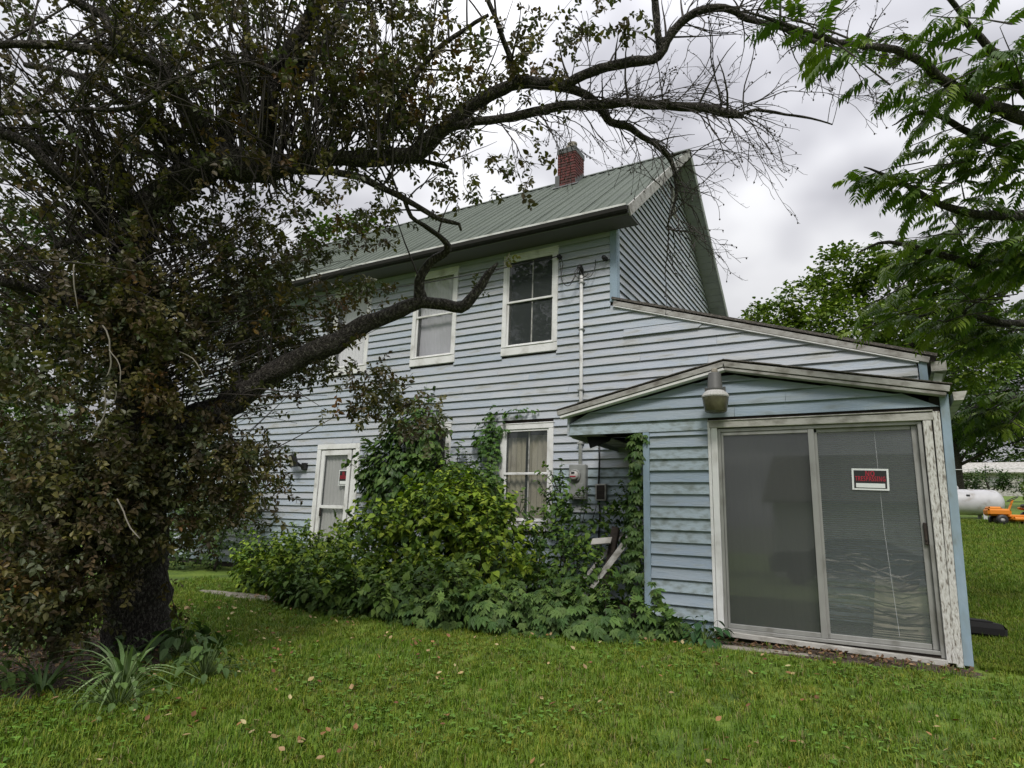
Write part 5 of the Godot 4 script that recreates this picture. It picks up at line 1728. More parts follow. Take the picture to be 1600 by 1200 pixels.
# ---------------------------------------------------------------- lawn
func build_lawn() -> void:
	rng.seed = 707
	var kinds := []
	for k in 4:
		var st := start(false)
		for b in 6:
			var a := rng.randf() * TAU
			var lean := rng.randf_range(0.15, 0.95)
			var h := rng.randf_range(0.032, 0.072)
			var w := 0.0028
			var d := Vector3(cos(a), 0, sin(a))
			var s := Vector3(-sin(a), 0, cos(a)) * w
			var o := Vector3(rng.randf_range(-0.03, 0.03), -0.004, rng.randf_range(-0.03, 0.03))
			var p1 := o + d * h * lean * 0.35 + UP * h * 0.62
			var p2 := o + d * h * lean + UP * h * (1.0 - lean * 0.35)
			var tone := rng.randf_range(0.8, 1.3)
			st.set_color(Color(tone, tone, tone))
			quad(st, o - s, o + s, p1 + s * 0.8, p1 - s * 0.8)
			tri(st, p1 - s * 0.8, p1 + s * 0.8, p2)
		kinds.append(done(st))
	var clover := start()
	for i in 3:
		var a := TAU * i / 3.0
		leaf_into(clover, Transform3D(aim(Vector3(cos(a), 0.15, sin(a)), UP), Vector3(0, 0.035, 0)), 0.021, 0.02, BROAD, 0.2, 0.1, Color(1, 1, 1))
	var clover_mesh := done(clover)
	var here := [[], [], [], []]
	var tint := [[], [], [], []]
	var chere := []
	var ctint := []
	var green := [Color(0.105, 0.185, 0.012), Color(0.082, 0.155, 0.012), Color(0.135, 0.225, 0.016), Color(0.19, 0.235, 0.028), Color(0.12, 0.20, 0.014)]
	var n := 0
	while n < 185000:
		n += 1
		var x := 0.0
		var z := 0.0
		var grown := 1.0
		if n < 118000:
			x = rng.randf_range(-10.5, 2.6)
			z = rng.randf_range(1.55, 8.2)
			# nearer the camera the blades show larger, so more of them
			if rng.randf() > clampf(0.28 + (z - 1.5) * 0.15, 0.0, 1.0):
				continue
			# outside the view to either side
			if x > 2.2 - (z - 2.0) * 0.28 or x < -10.5 + (z - 2.0) * 0.9:
				continue
		else:
			z = -22.0 * pow(rng.randf(), 1.5) + 1.7
			x = rng.randf_range(0.62, (1.6 + (1.7 - z) * 0.28) if rng.randf() < 0.62 else 9.0)
			grown = 1.0 + (1.7 - z) * 0.055
		if bare(x, z):
			continue
		var p := Vector3(x, ground_y(x, z), z)
		var patchy := lumps.get_noise_2d(x * 2.2, z * 2.2)
		if patchy < -0.25 and rng.randf() < 0.45 and z > 1.6:
			continue
		var c := pick(green)
		c = c.lerp(Color(c.r * 1.25, c.g * 0.95, c.b), clampf(patchy + 0.2, 0.0, 1.0))
		if rng.randf() < 0.04:
			c = Color(0.24, 0.21, 0.09)
		var b := Basis(UP, rng.randf() * TAU).scaled(Vector3(1, rng.randf_range(0.6, 1.15) * (1.0 - 0.45 * patchy) * (1.7 if rng.randf() < 0.03 else 1.0), 1) * grown)
		var k := n % 4
		here[k].append(Transform3D(b, p))
		tint[k].append(c)
		var weedy := lumps.get_noise_2d(x * 1.4 + 30.0, z * 1.4)
		if z > 1.6 and weedy > 0.0 and rng.randf() < 0.8 * weedy + 0.1:
			chere.append(Transform3D((Basis(UP, rng.randf() * TAU) * Basis(Vector3.RIGHT, rng.randf_range(-0.4, 0.4))).scaled(Vector3.ONE * rng.randf_range(0.5, 1.05)), p + Vector3(0.02, 0.0, 0.02)))
			ctint.append(pick([Color(0.10, 0.20, 0.03), Color(0.13, 0.245, 0.035)]))
	for k in 4:
		var o := many("grass", kinds[k], M.grass, here[k], tint[k], self)
		tag(o, ["short mown grass of the front lawn", "short mown grass blades mixed through the lawn", "leaning grass blades across the lawn", "fine grass blades across the lawn"][k], "grass", "lawn grass")
	tag(many("clover", clover_mesh, M.matt_leaf, chere, ctint, self), "small round clover leaves among the lawn grass", "clover")
	# fallen leaves
	var fl := start()
	leaf_into(fl, Transform3D(Basis.IDENTITY, Vector3.ZERO), 0.05, 0.032, OVATE, 0.35, -0.25, Color(1, 1, 1))
	var fallen := done(fl)
	var fh := []
	var ft := []
	for k in 2600:
		var x := rng.randf_range(-8.2, 1.2)
		var z := rng.randf_range(1.8, 7.8)
		if lumps.get_noise_2d(x * 2.4, z * 2.4 + 60.0) < -0.02 and rng.randf() < 0.85:
			continue
		if rng.randf() > clampf(0.25 + (-x - 1.0) * 0.12, 0.2, 1.0):
			continue
		fh.append(Transform3D(Basis.from_euler(Vector3(rng.randf_range(-0.5, 0.5), rng.randf() * TAU, rng.randf_range(-0.6, 0.6))).scaled(Vector3.ONE * rng.randf_range(0.6, 1.15)), Vector3(x, ground_y(x, z) + rng.randf_range(0.035, 0.06), z)))
		ft.append(pick([Color(0.42, 0.31, 0.15), Color(0.30, 0.16, 0.07), Color(0.46, 0.38, 0.20), Color(0.22, 0.10, 0.05), Color(0.33, 0.23, 0.12), Color(0.17, 0.08, 0.04)]))
	for k in 1500:
		var a := ball()
		var x := -6.6 + a.x * 1.5
		var z := 6.1 + a.z * 1.4
		if k % 5 == 0:
			x = -0.55 + a.x * 1.3
			z = 1.98 + a.z * 0.22
		fh.append(Transform3D(Basis.from_euler(Vector3(rng.randf_range(-0.5, 0.5), rng.randf() * TAU, rng.randf_range(-0.6, 0.6))).scaled(Vector3.ONE * rng.randf_range(0.6, 1.1)), Vector3(x, ground_y(x, z) + rng.randf_range(0.012, 0.03), z)))
		ft.append(pick([Color(0.13, 0.075, 0.04), Color(0.17, 0.10, 0.055), Color(0.24, 0.14, 0.08), Color(0.08, 0.05, 0.032)]))
	tag(many("fallen_leaf", fallen, M.matt_leaf, fh, ft, self), "dry tan and brown leaves strewn over lawn and soil", "leaf litter")


func inside(x: float, z: float, cx: float, cz: float, rx: float, rz: float) -> bool:
	var a := (x - cx) / rx
	var b := (z - cz) / rz
	return a * a + b * b < 1.0 + 0.35 * lumps.get_noise_2d(x * 3.0, z * 3.0)


func bare(x: float, z: float) -> bool:
	if x < 0.66 and x > -2.45 and z < 1.80 or x < 0.7 and z < 0.1:
		return true
	if inside(x, z, -0.55, 1.98, 1.3, 0.24):
		return rng.randf() < 0.85
	if inside(x, z, -7.9, 2.75, 1.2, 0.15):
		return rng.randf() < 0.9
	if inside(x, z, -6.6, 6.1, 1.5, 1.4):
		return rng.randf() < 0.93
	if inside(x, z, -5.3, 1.0, 3.2, 1.75):
		return true
	return false


# ---------------------------------------------------------------- plants along the house
# leaves over the outside of a mound of ellipsoids, layered like shingles
func mound(called: String, label: String, category: String, at: Vector3, lobes: Array, n: int, mesh_kinds: Array, tones: Array, scale: float, stems: Array, wall := false, shoots := 0) -> Node3D:
	var t := thing(called, label, category, at)
	var here := []
	var tint := []
	for k in mesh_kinds.size():
		here.append([])
		tint.append([])
	var total := 0.0
	for l in lobes:
		total += l[3] * l[4]
	for l in lobes:
		var c := Vector3(l[0], l[1], l[2])
		for k in int(n * l[3] * l[4] / total):
			var d := ball().normalized()
			if d.z < -0.35 and not wall:
				d.z = -d.z
			if wall and d.z < -0.1:
				d.z = -d.z
			var depth := 1.04 - 0.6 * pow(rng.randf(), 1.5)
			var wob := 1.0 + 0.38 * lumps.get_noise_3dv((c + d) * 5.0) + 0.30 * lumps.get_noise_3dv((c + d * l[3]) * 14.0)
			var p := c + Vector3(d.x * l[3], d.y * l[4], d.z * l[5]) * depth * wob
			if p.y < ground_y(p.x, p.z) + 0.03 or p.z < 0.06:
				continue
			if lumps.get_noise_3dv(p * 11.0) < -0.22:
				continue
			var q := rng.randi() % mesh_kinds.size()
			var out := Vector3(d.x, d.y * 0.6, d.z)
			var face := (out * 0.7 + Vector3(0, 0.75, 0) + ball() * 0.45).normalized()
			var dir := (out + Vector3(0, -0.55, 0) + ball() * 0.6)
			dir = (dir - face * dir.dot(face)).normalized()
			here[q].append(Transform3D(aim(dir, face).scaled(Vector3.ONE * scale * rng.randf_range(0.6, 1.25)), p))
			var c2 := pick(tones)
			tint[q].append(c2)
	if stems.size() or shoots > 0:
		var st := start(false)
		for k in shoots:
			var l: Array = lobes[rng.randi() % lobes.size()]
			var d := ball().normalized()
			d = Vector3(d.x, absf(d.y), absf(d.z) if wall or rng.randf() < 0.8 else d.z)
			var p := Vector3(l[0], l[1], l[2]) + Vector3(d.x * l[3], d.y * l[4], d.z * l[5]) * 0.85
			var go := (d * 0.7 + Vector3(0, 0.55, 0) + ball() * 0.5).normalized()
			var long := rng.randf_range(0.15, 0.42) * scale
			var line := [p - go * 0.15, p]
			for q in 5:
				go = (go + ball() * 0.22 + Vector3(0, -0.06, 0)).normalized()
				p += go * long / 5.0
				line.append(p)
				for e in 2:
					var side := go.cross(ball()).normalized()
					var kk := rng.randi() % mesh_kinds.size()
					here[kk].append(Transform3D(aim((side + go * 0.4 + Vector3(0, -0.15, 0)).normalized(), (UP + ball() * 0.5).normalized()).scaled(Vector3.ONE * scale * rng.randf_range(0.5, 1.05)), p))
					var c3 := pick(tones)
					tint[kk].append(Color(c3.r * 1.15, c3.g * 1.12, c3.b))
			tube(st, line, [0.005, 0.005, 0.004, 0.004, 0.003, 0.002, 0.0015], 4, 0.0, false)
		for s in stems:
			var lp := limb_points(s, 0.12, 0.03)
			tube(st, lp[0], lp[1], 6)
		obj("stem", st, M.twig, t)
	for k in mesh_kinds.size():
		many("foliage", mesh_kinds[k], M.matt_leaf if not wall else M.leaf, here[k], tint[k], t)
	return t


func build_plants() -> void:
	rng.seed = 808
	var ovate := []
	for k in 3:
		var st := start()
		leaf_into(st, Transform3D(Basis(Vector3.BACK, rng.randf_range(-0.2, 0.2)), Vector3.ZERO), 0.085, 0.05, OVATE, 0.25, 0.3, Color(1, 1, 1))
		leaf_into(st, Transform3D(Basis(UP, 2.0) * Basis(Vector3.RIGHT, 0.2), Vector3(0, -0.012, 0)), 0.07, 0.042, OVATE, 0.25, 0.35, Color(0.85, 0.88, 0.9))
		leaf_into(st, Transform3D(Basis(UP, -1.9) * Basis(Vector3.RIGHT, 0.1), Vector3(0, -0.02, 0)), 0.065, 0.04, OVATE, 0.25, 0.35, Color(1.12, 1.1, 1.0))
		ovate.append(done(st))
	var hearts := []
	for k in 3:
		var st := start()
		leaf_into(st, Transform3D(Basis(Vector3.BACK, rng.randf_range(-0.2, 0.2)), Vector3.ZERO), 0.10, 0.085, HEART, 0.18, 0.3, Color(1, 1, 1))
		hearts.append(done(st))
	var fingers := [fingered(0.085), fingered(0.075), fingered(0.095)]
	var bright := [Color(0.25, 0.33, 0.034), Color(0.19, 0.28, 0.028), Color(0.155, 0.245, 0.024), Color(0.115, 0.20, 0.024), Color(0.07, 0.13, 0.024), Color(0.23, 0.32, 0.03), Color(0.05, 0.095, 0.022)]
	var mid := [Color(0.075, 0.135, 0.025), Color(0.095, 0.155, 0.028), Color(0.06, 0.11, 0.026)]
	var cool := [Color(0.065, 0.125, 0.03), Color(0.085, 0.15, 0.034), Color(0.05, 0.10, 0.028), Color(0.105, 0.17, 0.042)]
	mound("shrub", "yellow green shrub heaped in the middle of the planting below the vine", "shrub", Vector3(-5.6, 0, 1.2), [[-5.75, 0.85, 1.15, 0.95, 0.75, 0.6], [-5.0, 0.75, 1.1, 0.7, 0.65, 0.5], [-6.6, 0.62, 1.35, 0.75, 0.62, 0.6], [-5.6, 1.2, 0.8, 0.6, 0.5, 0.45], [-4.9, 0.35, 1.6, 1.0, 0.35, 0.5]], 3700, ovate + hearts, bright, 1.28, [], false, 200)
	mound("shrub", "low pale green shrub spreading at the left end of the planting", "shrub", Vector3(-7.7, 0, 2.0), [[-7.6, 0.32, 2.0, 0.75, 0.42, 0.6], [-8.2, 0.28, 2.2, 0.5, 0.36, 0.45], [-6.9, 0.35, 2.2, 0.7, 0.42, 0.55], [-6.2, 0.25, 2.5, 0.6, 0.30, 0.5]], 2700, ovate, bright, 1.12, [], false, 130)
	mound("ground_cover", "dark leafy ground cover between the shrubs and the lawn edge", "ground cover", Vector3(-5.6, 0, 2.4), [[-6.4, 0.1, 2.75, 0.9, 0.26, 0.45], [-5.4, 0.12, 2.7, 0.9, 0.28, 0.45], [-4.6, 0.15, 2.3, 0.9, 0.3, 0.5]], 2000, ovate + hearts, mid, 1.2, [], false, 80)
	mound("window_vine", "broad leaved vine heaped over the ground floor window by the storm door", "vine", Vector3(-7.1, 0, 0.3), [[-7.15, 2.55, 0.20, 0.62, 0.75, 0.36], [-7.55, 1.95, 0.22, 0.65, 0.75, 0.35], [-8.0, 1.75, 0.22, 0.35, 0.55, 0.25], [-6.5, 1.75, 0.18, 0.7, 0.45, 0.25], [-6.0, 1.5, 0.2, 0.55, 0.4, 0.25]], 2700, hearts, cool, 1.15, [[-7.2, 0.0, 0.35, 0.03, -7.25, 1.2, 0.3, 0.024, -7.1, 2.4, 0.2, 0.012], [-6.55, 0.0, 0.3, 0.02, -6.6, 1.0, 0.2, 0.016, -6.5, 1.9, 0.12, 0.008]], true, 40)
	mound("window_vine", "loose vine leaves spreading along the wall between the two ground floor windows", "vine", Vector3(-6.0, 0, 0.4), [[-6.1, 1.75, 0.25, 0.5, 0.4, 0.22], [-5.6, 1.45, 0.45, 0.55, 0.45, 0.25], [-5.1, 1.2, 0.6, 0.5, 0.4, 0.3], [-6.6, 1.5, 0.35, 0.5, 0.5, 0.3]], 480, hearts, cool, 0.8, [[-6.0, 0.0, 0.35, 0.02, -6.0, 1.0, 0.3, 0.012, -5.8, 1.7, 0.2, 0.006]], true, 60)
	mound("creeper_vine", "creeper climbing the left casing of the curtained ground floor window", "vine", Vector3(-5.6, 0, 0.15), [[-5.55, 2.75, 0.10, 0.22, 0.30, 0.10], [-5.75, 2.45, 0.10, 0.22, 0.35, 0.10], [-5.55, 2.1, 0.10, 0.16, 0.40, 0.10], [-5.2, 2.92, 0.08, 0.42, 0.08, 0.07], [-5.85, 1.7, 0.14, 0.4, 0.45, 0.12]], 620, fingers, [Color(0.07, 0.15, 0.03), Color(0.10, 0.19, 0.035), Color(0.055, 0.12, 0.03)], 0.9, [[-5.7, 0.0, 0.2, 0.014, -5.66, 1.3, 0.07, 0.011, -5.6, 2.9, 0.05, 0.004]], true)
	mound("creeper_vine", "creeper wrapped round the sunroom's left corner post", "vine", Vector3(-2.55, 0, 1.6), [[-2.52, 1.95, 1.68, 0.12, 0.25, 0.14], [-2.55, 1.55, 1.66, 0.10, 0.3, 0.12], [-2.57, 1.05, 1.64, 0.13, 0.4, 0.13], [-2.57, 0.6, 1.66, 0.17, 0.35, 0.17], [-2.5, 2.2, 1.72, 0.14, 0.06, 0.1]], 520, fingers, cool, 1.0, [[-2.6, 0.0, 1.62, 0.012, -2.5, 1.0, 1.68, 0.010, -2.53, 2.2, 1.66, 0.004]], true)
	mound("ground_creeper", "five fingered creeper carpet along the lawn below the meter wall", "creeper", Vector3(-3.4, 0, 2.2), [[-3.1, 0.1, 2.35, 0.9, 0.24, 0.42], [-3.9, 0.1, 2.6, 0.85, 0.24, 0.40], [-2.5, 0.08, 2.05, 0.6, 0.22, 0.30], [-3.6, 0.15, 1.8, 0.6, 0.25, 0.35], [-4.7, 0.08, 2.85, 0.6, 0.18, 0.3], [-2.05, 0.05, 1.95, 0.3, 0.13, 0.2]], 1900, fingers, cool, 1.38, [], false, 45)
	mound("tangle", "tangle of weeds and vine leaves below the electric meter", "weeds", Vector3(-3.6, 0, 0.8), [[-3.7, 1.05, 0.55, 0.6, 0.35, 0.3], [-4.2, 0.75, 0.7, 0.5, 0.55, 0.35], [-2.85, 1.25, 0.7, 0.3, 0.25, 0.25], [-4.2, 1.45, 0.35, 0.25, 0.35, 0.18], [-3.5, 0.4, 1.4, 0.8, 0.35, 0.35]], 1500, hearts + ovate, [Color(0.065, 0.13, 0.025), Color(0.085, 0.155, 0.028), Color(0.12, 0.20, 0.03), Color(0.045, 0.095, 0.026)], 0.9, [[-4.15, 0.0, 0.5, 0.012, -4.1, 0.9, 0.45, 0.010, -4.2, 1.75, 0.35, 0.004], [-3.75, 0.0, 0.6, 0.012, -3.7, 0.8, 0.5, 0.009, -3.6, 1.4, 0.4, 0.004]], false, 50)
	mound("side_bush", "dark overgrown bush filling the gap left of the crabapple trunk", "bush", Vector3(-9.6, 0, 4.6), [[-9.4, 0.9, 4.5, 1.0, 1.0, 0.9], [-8.4, 0.7, 6.0, 0.8, 0.8, 0.9], [-10.6, 1.4, 4.2, 1.0, 1.5, 0.9], [-9.2, 1.9, 5.6, 0.9, 1.0, 0.9], [-7.7, 0.5, 6.9, 0.6, 0.6, 0.6]], 3600, ovate, [Color(0.06, 0.10, 0.022), Color(0.08, 0.125, 0.026)], 1.1, [[-9.4, 0.0, 4.6, 0.03, -9.4, 0.9, 4.5, 0.02, -9.3, 1.8, 4.5, 0.008]], false, 60)
	mound("side_bush", "dark bush against the wall left of the storm door", "bush", Vector3(-11.2, 0, 0.8), [[-11.6, 0.9, 0.7, 0.7, 0.9, 0.5], [-11.2, 1.5, 0.5, 0.6, 0.6, 0.4], [-12.2, 0.7, 1.0, 0.8, 0.8, 0.6], [-10.7, 0.5, 0.6, 0.35, 0.55, 0.4], [-12.6, 1.6, 0.6, 0.8, 1.0, 0.5]], 2600, ovate, [Color(0.045, 0.08, 0.022), Color(0.06, 0.10, 0.024)], 1.0, [[-11.5, 0.0, 0.8, 0.03, -11.4, 0.9, 0.7, 0.02, -11.2, 1.8, 0.5, 0.008]])
	# single plants with leaves of their own
	leafy_plant("corner_bush", "small dark green bush at the left foot of the sliding door", "bush", Vector3(-1.72, 0, 1.98), 64, 0.30, 0.11, 0.07, [Color(0.035, 0.095, 0.03), Color(0.05, 0.12, 0.034), Color(0.03, 0.08, 0.028)])
	tall_plant("milkweed", "tall broad leaved weed before the curtained window", Vector3(-5.0, 0, 0.75), 1.95, 9, 0.24, 0.13, [Color(0.085, 0.165, 0.032), Color(0.11, 0.19, 0.035)])
	tall_plant("milkweed", "shorter broad leaved weed below the electric meter", Vector3(-3.95, 0, 1.5), 0.95, 9, 0.22, 0.12, [Color(0.06, 0.13, 0.03), Color(0.08, 0.155, 0.03)])
	tall_plant("milkweed", "leafy weed rising from the shrub near the window's left casing", Vector3(-5.55, 0, 1.25), 1.55, 8, 0.17, 0.07, [Color(0.12, 0.20, 0.03), Color(0.15, 0.22, 0.03)])
	blades("lily_clump", "arching strap leaved lily clump at the lower left by the trunk", "lily", Vector3(-4.95, 0, 6.12), 34, 0.66, 0.034, [Color(0.22, 0.32, 0.13), Color(0.16, 0.26, 0.09), Color(0.30, 0.40, 0.20)])
	blades("lily_clump", "smaller strap leaved clump right behind the arching one", "lily", Vector3(-5.3, 0, 6.5), 24, 0.5, 0.022, [Color(0.05, 0.095, 0.03), Color(0.07, 0.12, 0.035)])
	blades("grass_clump", "long thin grass clump in the dark gap under the shrubs", "grass clump", Vector3(-4.75, 0, 1.95), 46, 0.55, 0.010, [Color(0.10, 0.14, 0.05), Color(0.13, 0.16, 0.07), Color(0.20, 0.20, 0.12)])
	blades("grass_clump", "thin grass tuft beside the rightmost shrub edge", "grass clump", Vector3(-4.25, 0, 2.0), 30, 0.45, 0.009, [Color(0.10, 0.14, 0.05), Color(0.08, 0.13, 0.035)])
	leafy_plant("hosta", "leafy weeds in the soil left of the trunk", "plant", Vector3(-7.0, 0, 5.75), 90, 0.5, 0.10, 0.055, [Color(0.075, 0.13, 0.035), Color(0.10, 0.16, 0.045)])
	leafy_plant("hosta", "broad leaved low plant at the right foot of the crabapple", "plant", Vector3(-5.55, 0, 5.3), 60, 0.34, 0.15, 0.09, [Color(0.06, 0.11, 0.035), Color(0.075, 0.13, 0.045)])
	leafy_plant("hosta", "low leafy plant in front of the trunk", "plant", Vector3(-5.7, 0, 5.75), 50, 0.26, 0.10, 0.065, [Color(0.05, 0.095, 0.028), Color(0.065, 0.115, 0.03)])
	leafy_plant("hosta", "low leafy weed reaching from the bed onto the lawn", "plant", Vector3(-4.75, 0, 5.6), 70, 0.36, 0.075, 0.05, [Color(0.06, 0.11, 0.03), Color(0.08, 0.14, 0.035)])
	leafy_plant("hosta", "tiny round leaved weeds on the brown litter at the lower left", "plant", Vector3(-4.6, 0, 6.35), 70, 0.42, 0.05, 0.04, [Color(0.08, 0.14, 0.035), Color(0.11, 0.18, 0.045)])
	leafy_plant("hosta", "leafy plants at the left edge beneath the crabapple", "plant", Vector3(-5.75, 0, 6.75), 110, 0.42, 0.09, 0.05, [Color(0.065, 0.115, 0.03), Color(0.09, 0.15, 0.04)])


func leafy_plant(called: String, label: String, category: String, at: Vector3, n: int, r: float, long: float, wide: float, tones: Array) -> void:
	at.y = ground_y(at.x, at.z)
	var t := thing(called, label, category, at)
	var kinds := []
	for k in 3:
		var st := start(false)
		st.set_smooth_group(0xFFFFFFFF)
		leaf_into(st, Transform3D.IDENTITY, long, wide, BROAD, 0.2, 0.25 + 0.15 * k, Color(1, 1, 1))
		kinds.append(done(st))
	var mats := []
	for c in tones:
		var m: StandardMaterial3D = M.matt_leaf.duplicate()
		m.albedo_color = (c as Color).linear_to_srgb()
		mats.append(m)
	var stems := start(false)
	for k in n:
		var d := ball().normalized()
		d.y = absf(d.y)
		var p := at + Vector3(d.x * r, 0.03 + d.y * r * 0.85, d.z * r) * rng.randf_range(0.55, 1.0)
		tube(stems, [at + Vector3(d.x, 0, d.z) * 0.03, at.lerp(p, 0.6) + Vector3(0, 0.03, 0), p], [0.004, 0.003, 0.002], 3, 0.0, false)
		var face := (d * 0.6 + UP * 0.8 + ball() * 0.35).normalized()
		var dir := Vector3(d.x, -0.25, d.z) + ball() * 0.5
		dir = (dir - face * dir.dot(face)).normalized()
		placed("leaf", kinds[rng.randi() % 3], mats[rng.randi() % mats.size()], t, Transform3D(aim(dir, face).scaled(Vector3.ONE * rng.randf_range(0.6, 1.2)), p))
	obj("stem", stems, plain(0.075, 0.12, 0.03, 0.7), t)


func tall_plant(called: String, label: String, at: Vector3, height: float, n: int, long: float, wide: float, tones: Array) -> void:
	at.y = ground_y(at.x, at.z)
	var t := thing(called, label, "weed", at)
	var st := start(false)
	var lean := ball() * 0.12
	var pts := []
	for k in 7:
		var u := k / 6.0
		pts.append(at + Vector3(lean.x * u * u, height * u, lean.z * u * u))
	tube(st, pts, [0.013, 0.012, 0.011, 0.010, 0.008, 0.006, 0.004], 7)
	obj("stem", st, plain(0.10, 0.12, 0.04, 0.6), t)
	var m := []
	for c in tones:
		var mm: StandardMaterial3D = M.matt_leaf.duplicate()
		mm.albedo_color = (c as Color).linear_to_srgb()
		m.append(mm)
	for k in n * 2:
		var u := 0.3 + 0.7 * float(k) / (n * 2)
		var a := k * 2.4 + rng.randf_range(-0.3, 0.3)
		var s := (1.0 - 0.65 * pow(u, 4.0)) * rng.randf_range(0.7, 1.1)
		st = start(false)
		st.set_smooth_group(0xFFFFFFFF)
		leaf_into(st, Transform3D.IDENTITY, long * s, wide * s, BROAD, 0.25, 0.45, Color(1, 1, 1))
		var dir := Vector3(cos(a), 0.55 + 0.8 * (u - 0.6), sin(a))
		placed("leaf", done(st), m[k % m.size()], t, Transform3D(aim(dir, UP), at + Vector3(lean.x * u * u, height * u, lean.z * u * u)))


func blades(called: String, label: String, category: String, at: Vector3, n: int, long: float, wide: float, tones: Array) -> void:
	at.y = ground_y(at.x, at.z)
	var t := thing(called, label, category, at)
	var mats := []
	for c in tones:
		var m: StandardMaterial3D = M.matt_leaf.duplicate()
		m.albedo_color = (c as Color).linear_to_srgb()
		mats.append(m)
	for k in n:
		var a := rng.randf() * TAU
		var d := Vector3(cos(a), 0, sin(a))
		var s := Vector3(-sin(a), 0, cos(a))
		var l := long * rng.randf_range(0.6, 1.15)
		var arch := rng.randf_range(0.5, 1.5)
		var st := start(false)
		var prev := []
		for i in 8:
			var u := i / 7.0
			var p := at + d * (0.03 + l * (0.25 * u + 0.45 * arch * u * u)) + UP * l * (1.0 * u - 0.72 * arch * u * u)
			p.y = maxf(p.y, ground_y(p.x, p.z) + 0.02)
			var w := wide * 0.5 * (1.0 - pow(u, 2.5)) + 0.0006
			var row := [p - s * w, p - UP * w * 0.5, p + s * w]
			if i > 0:
				st.set_color(Color.WHITE)
				quad(st, prev[0], prev[1], row[1], row[0])
				quad(st, prev[1], prev[2], row[2], row[1])
			prev = row
		obj("blade", st, mats[k % mats.size()], t)


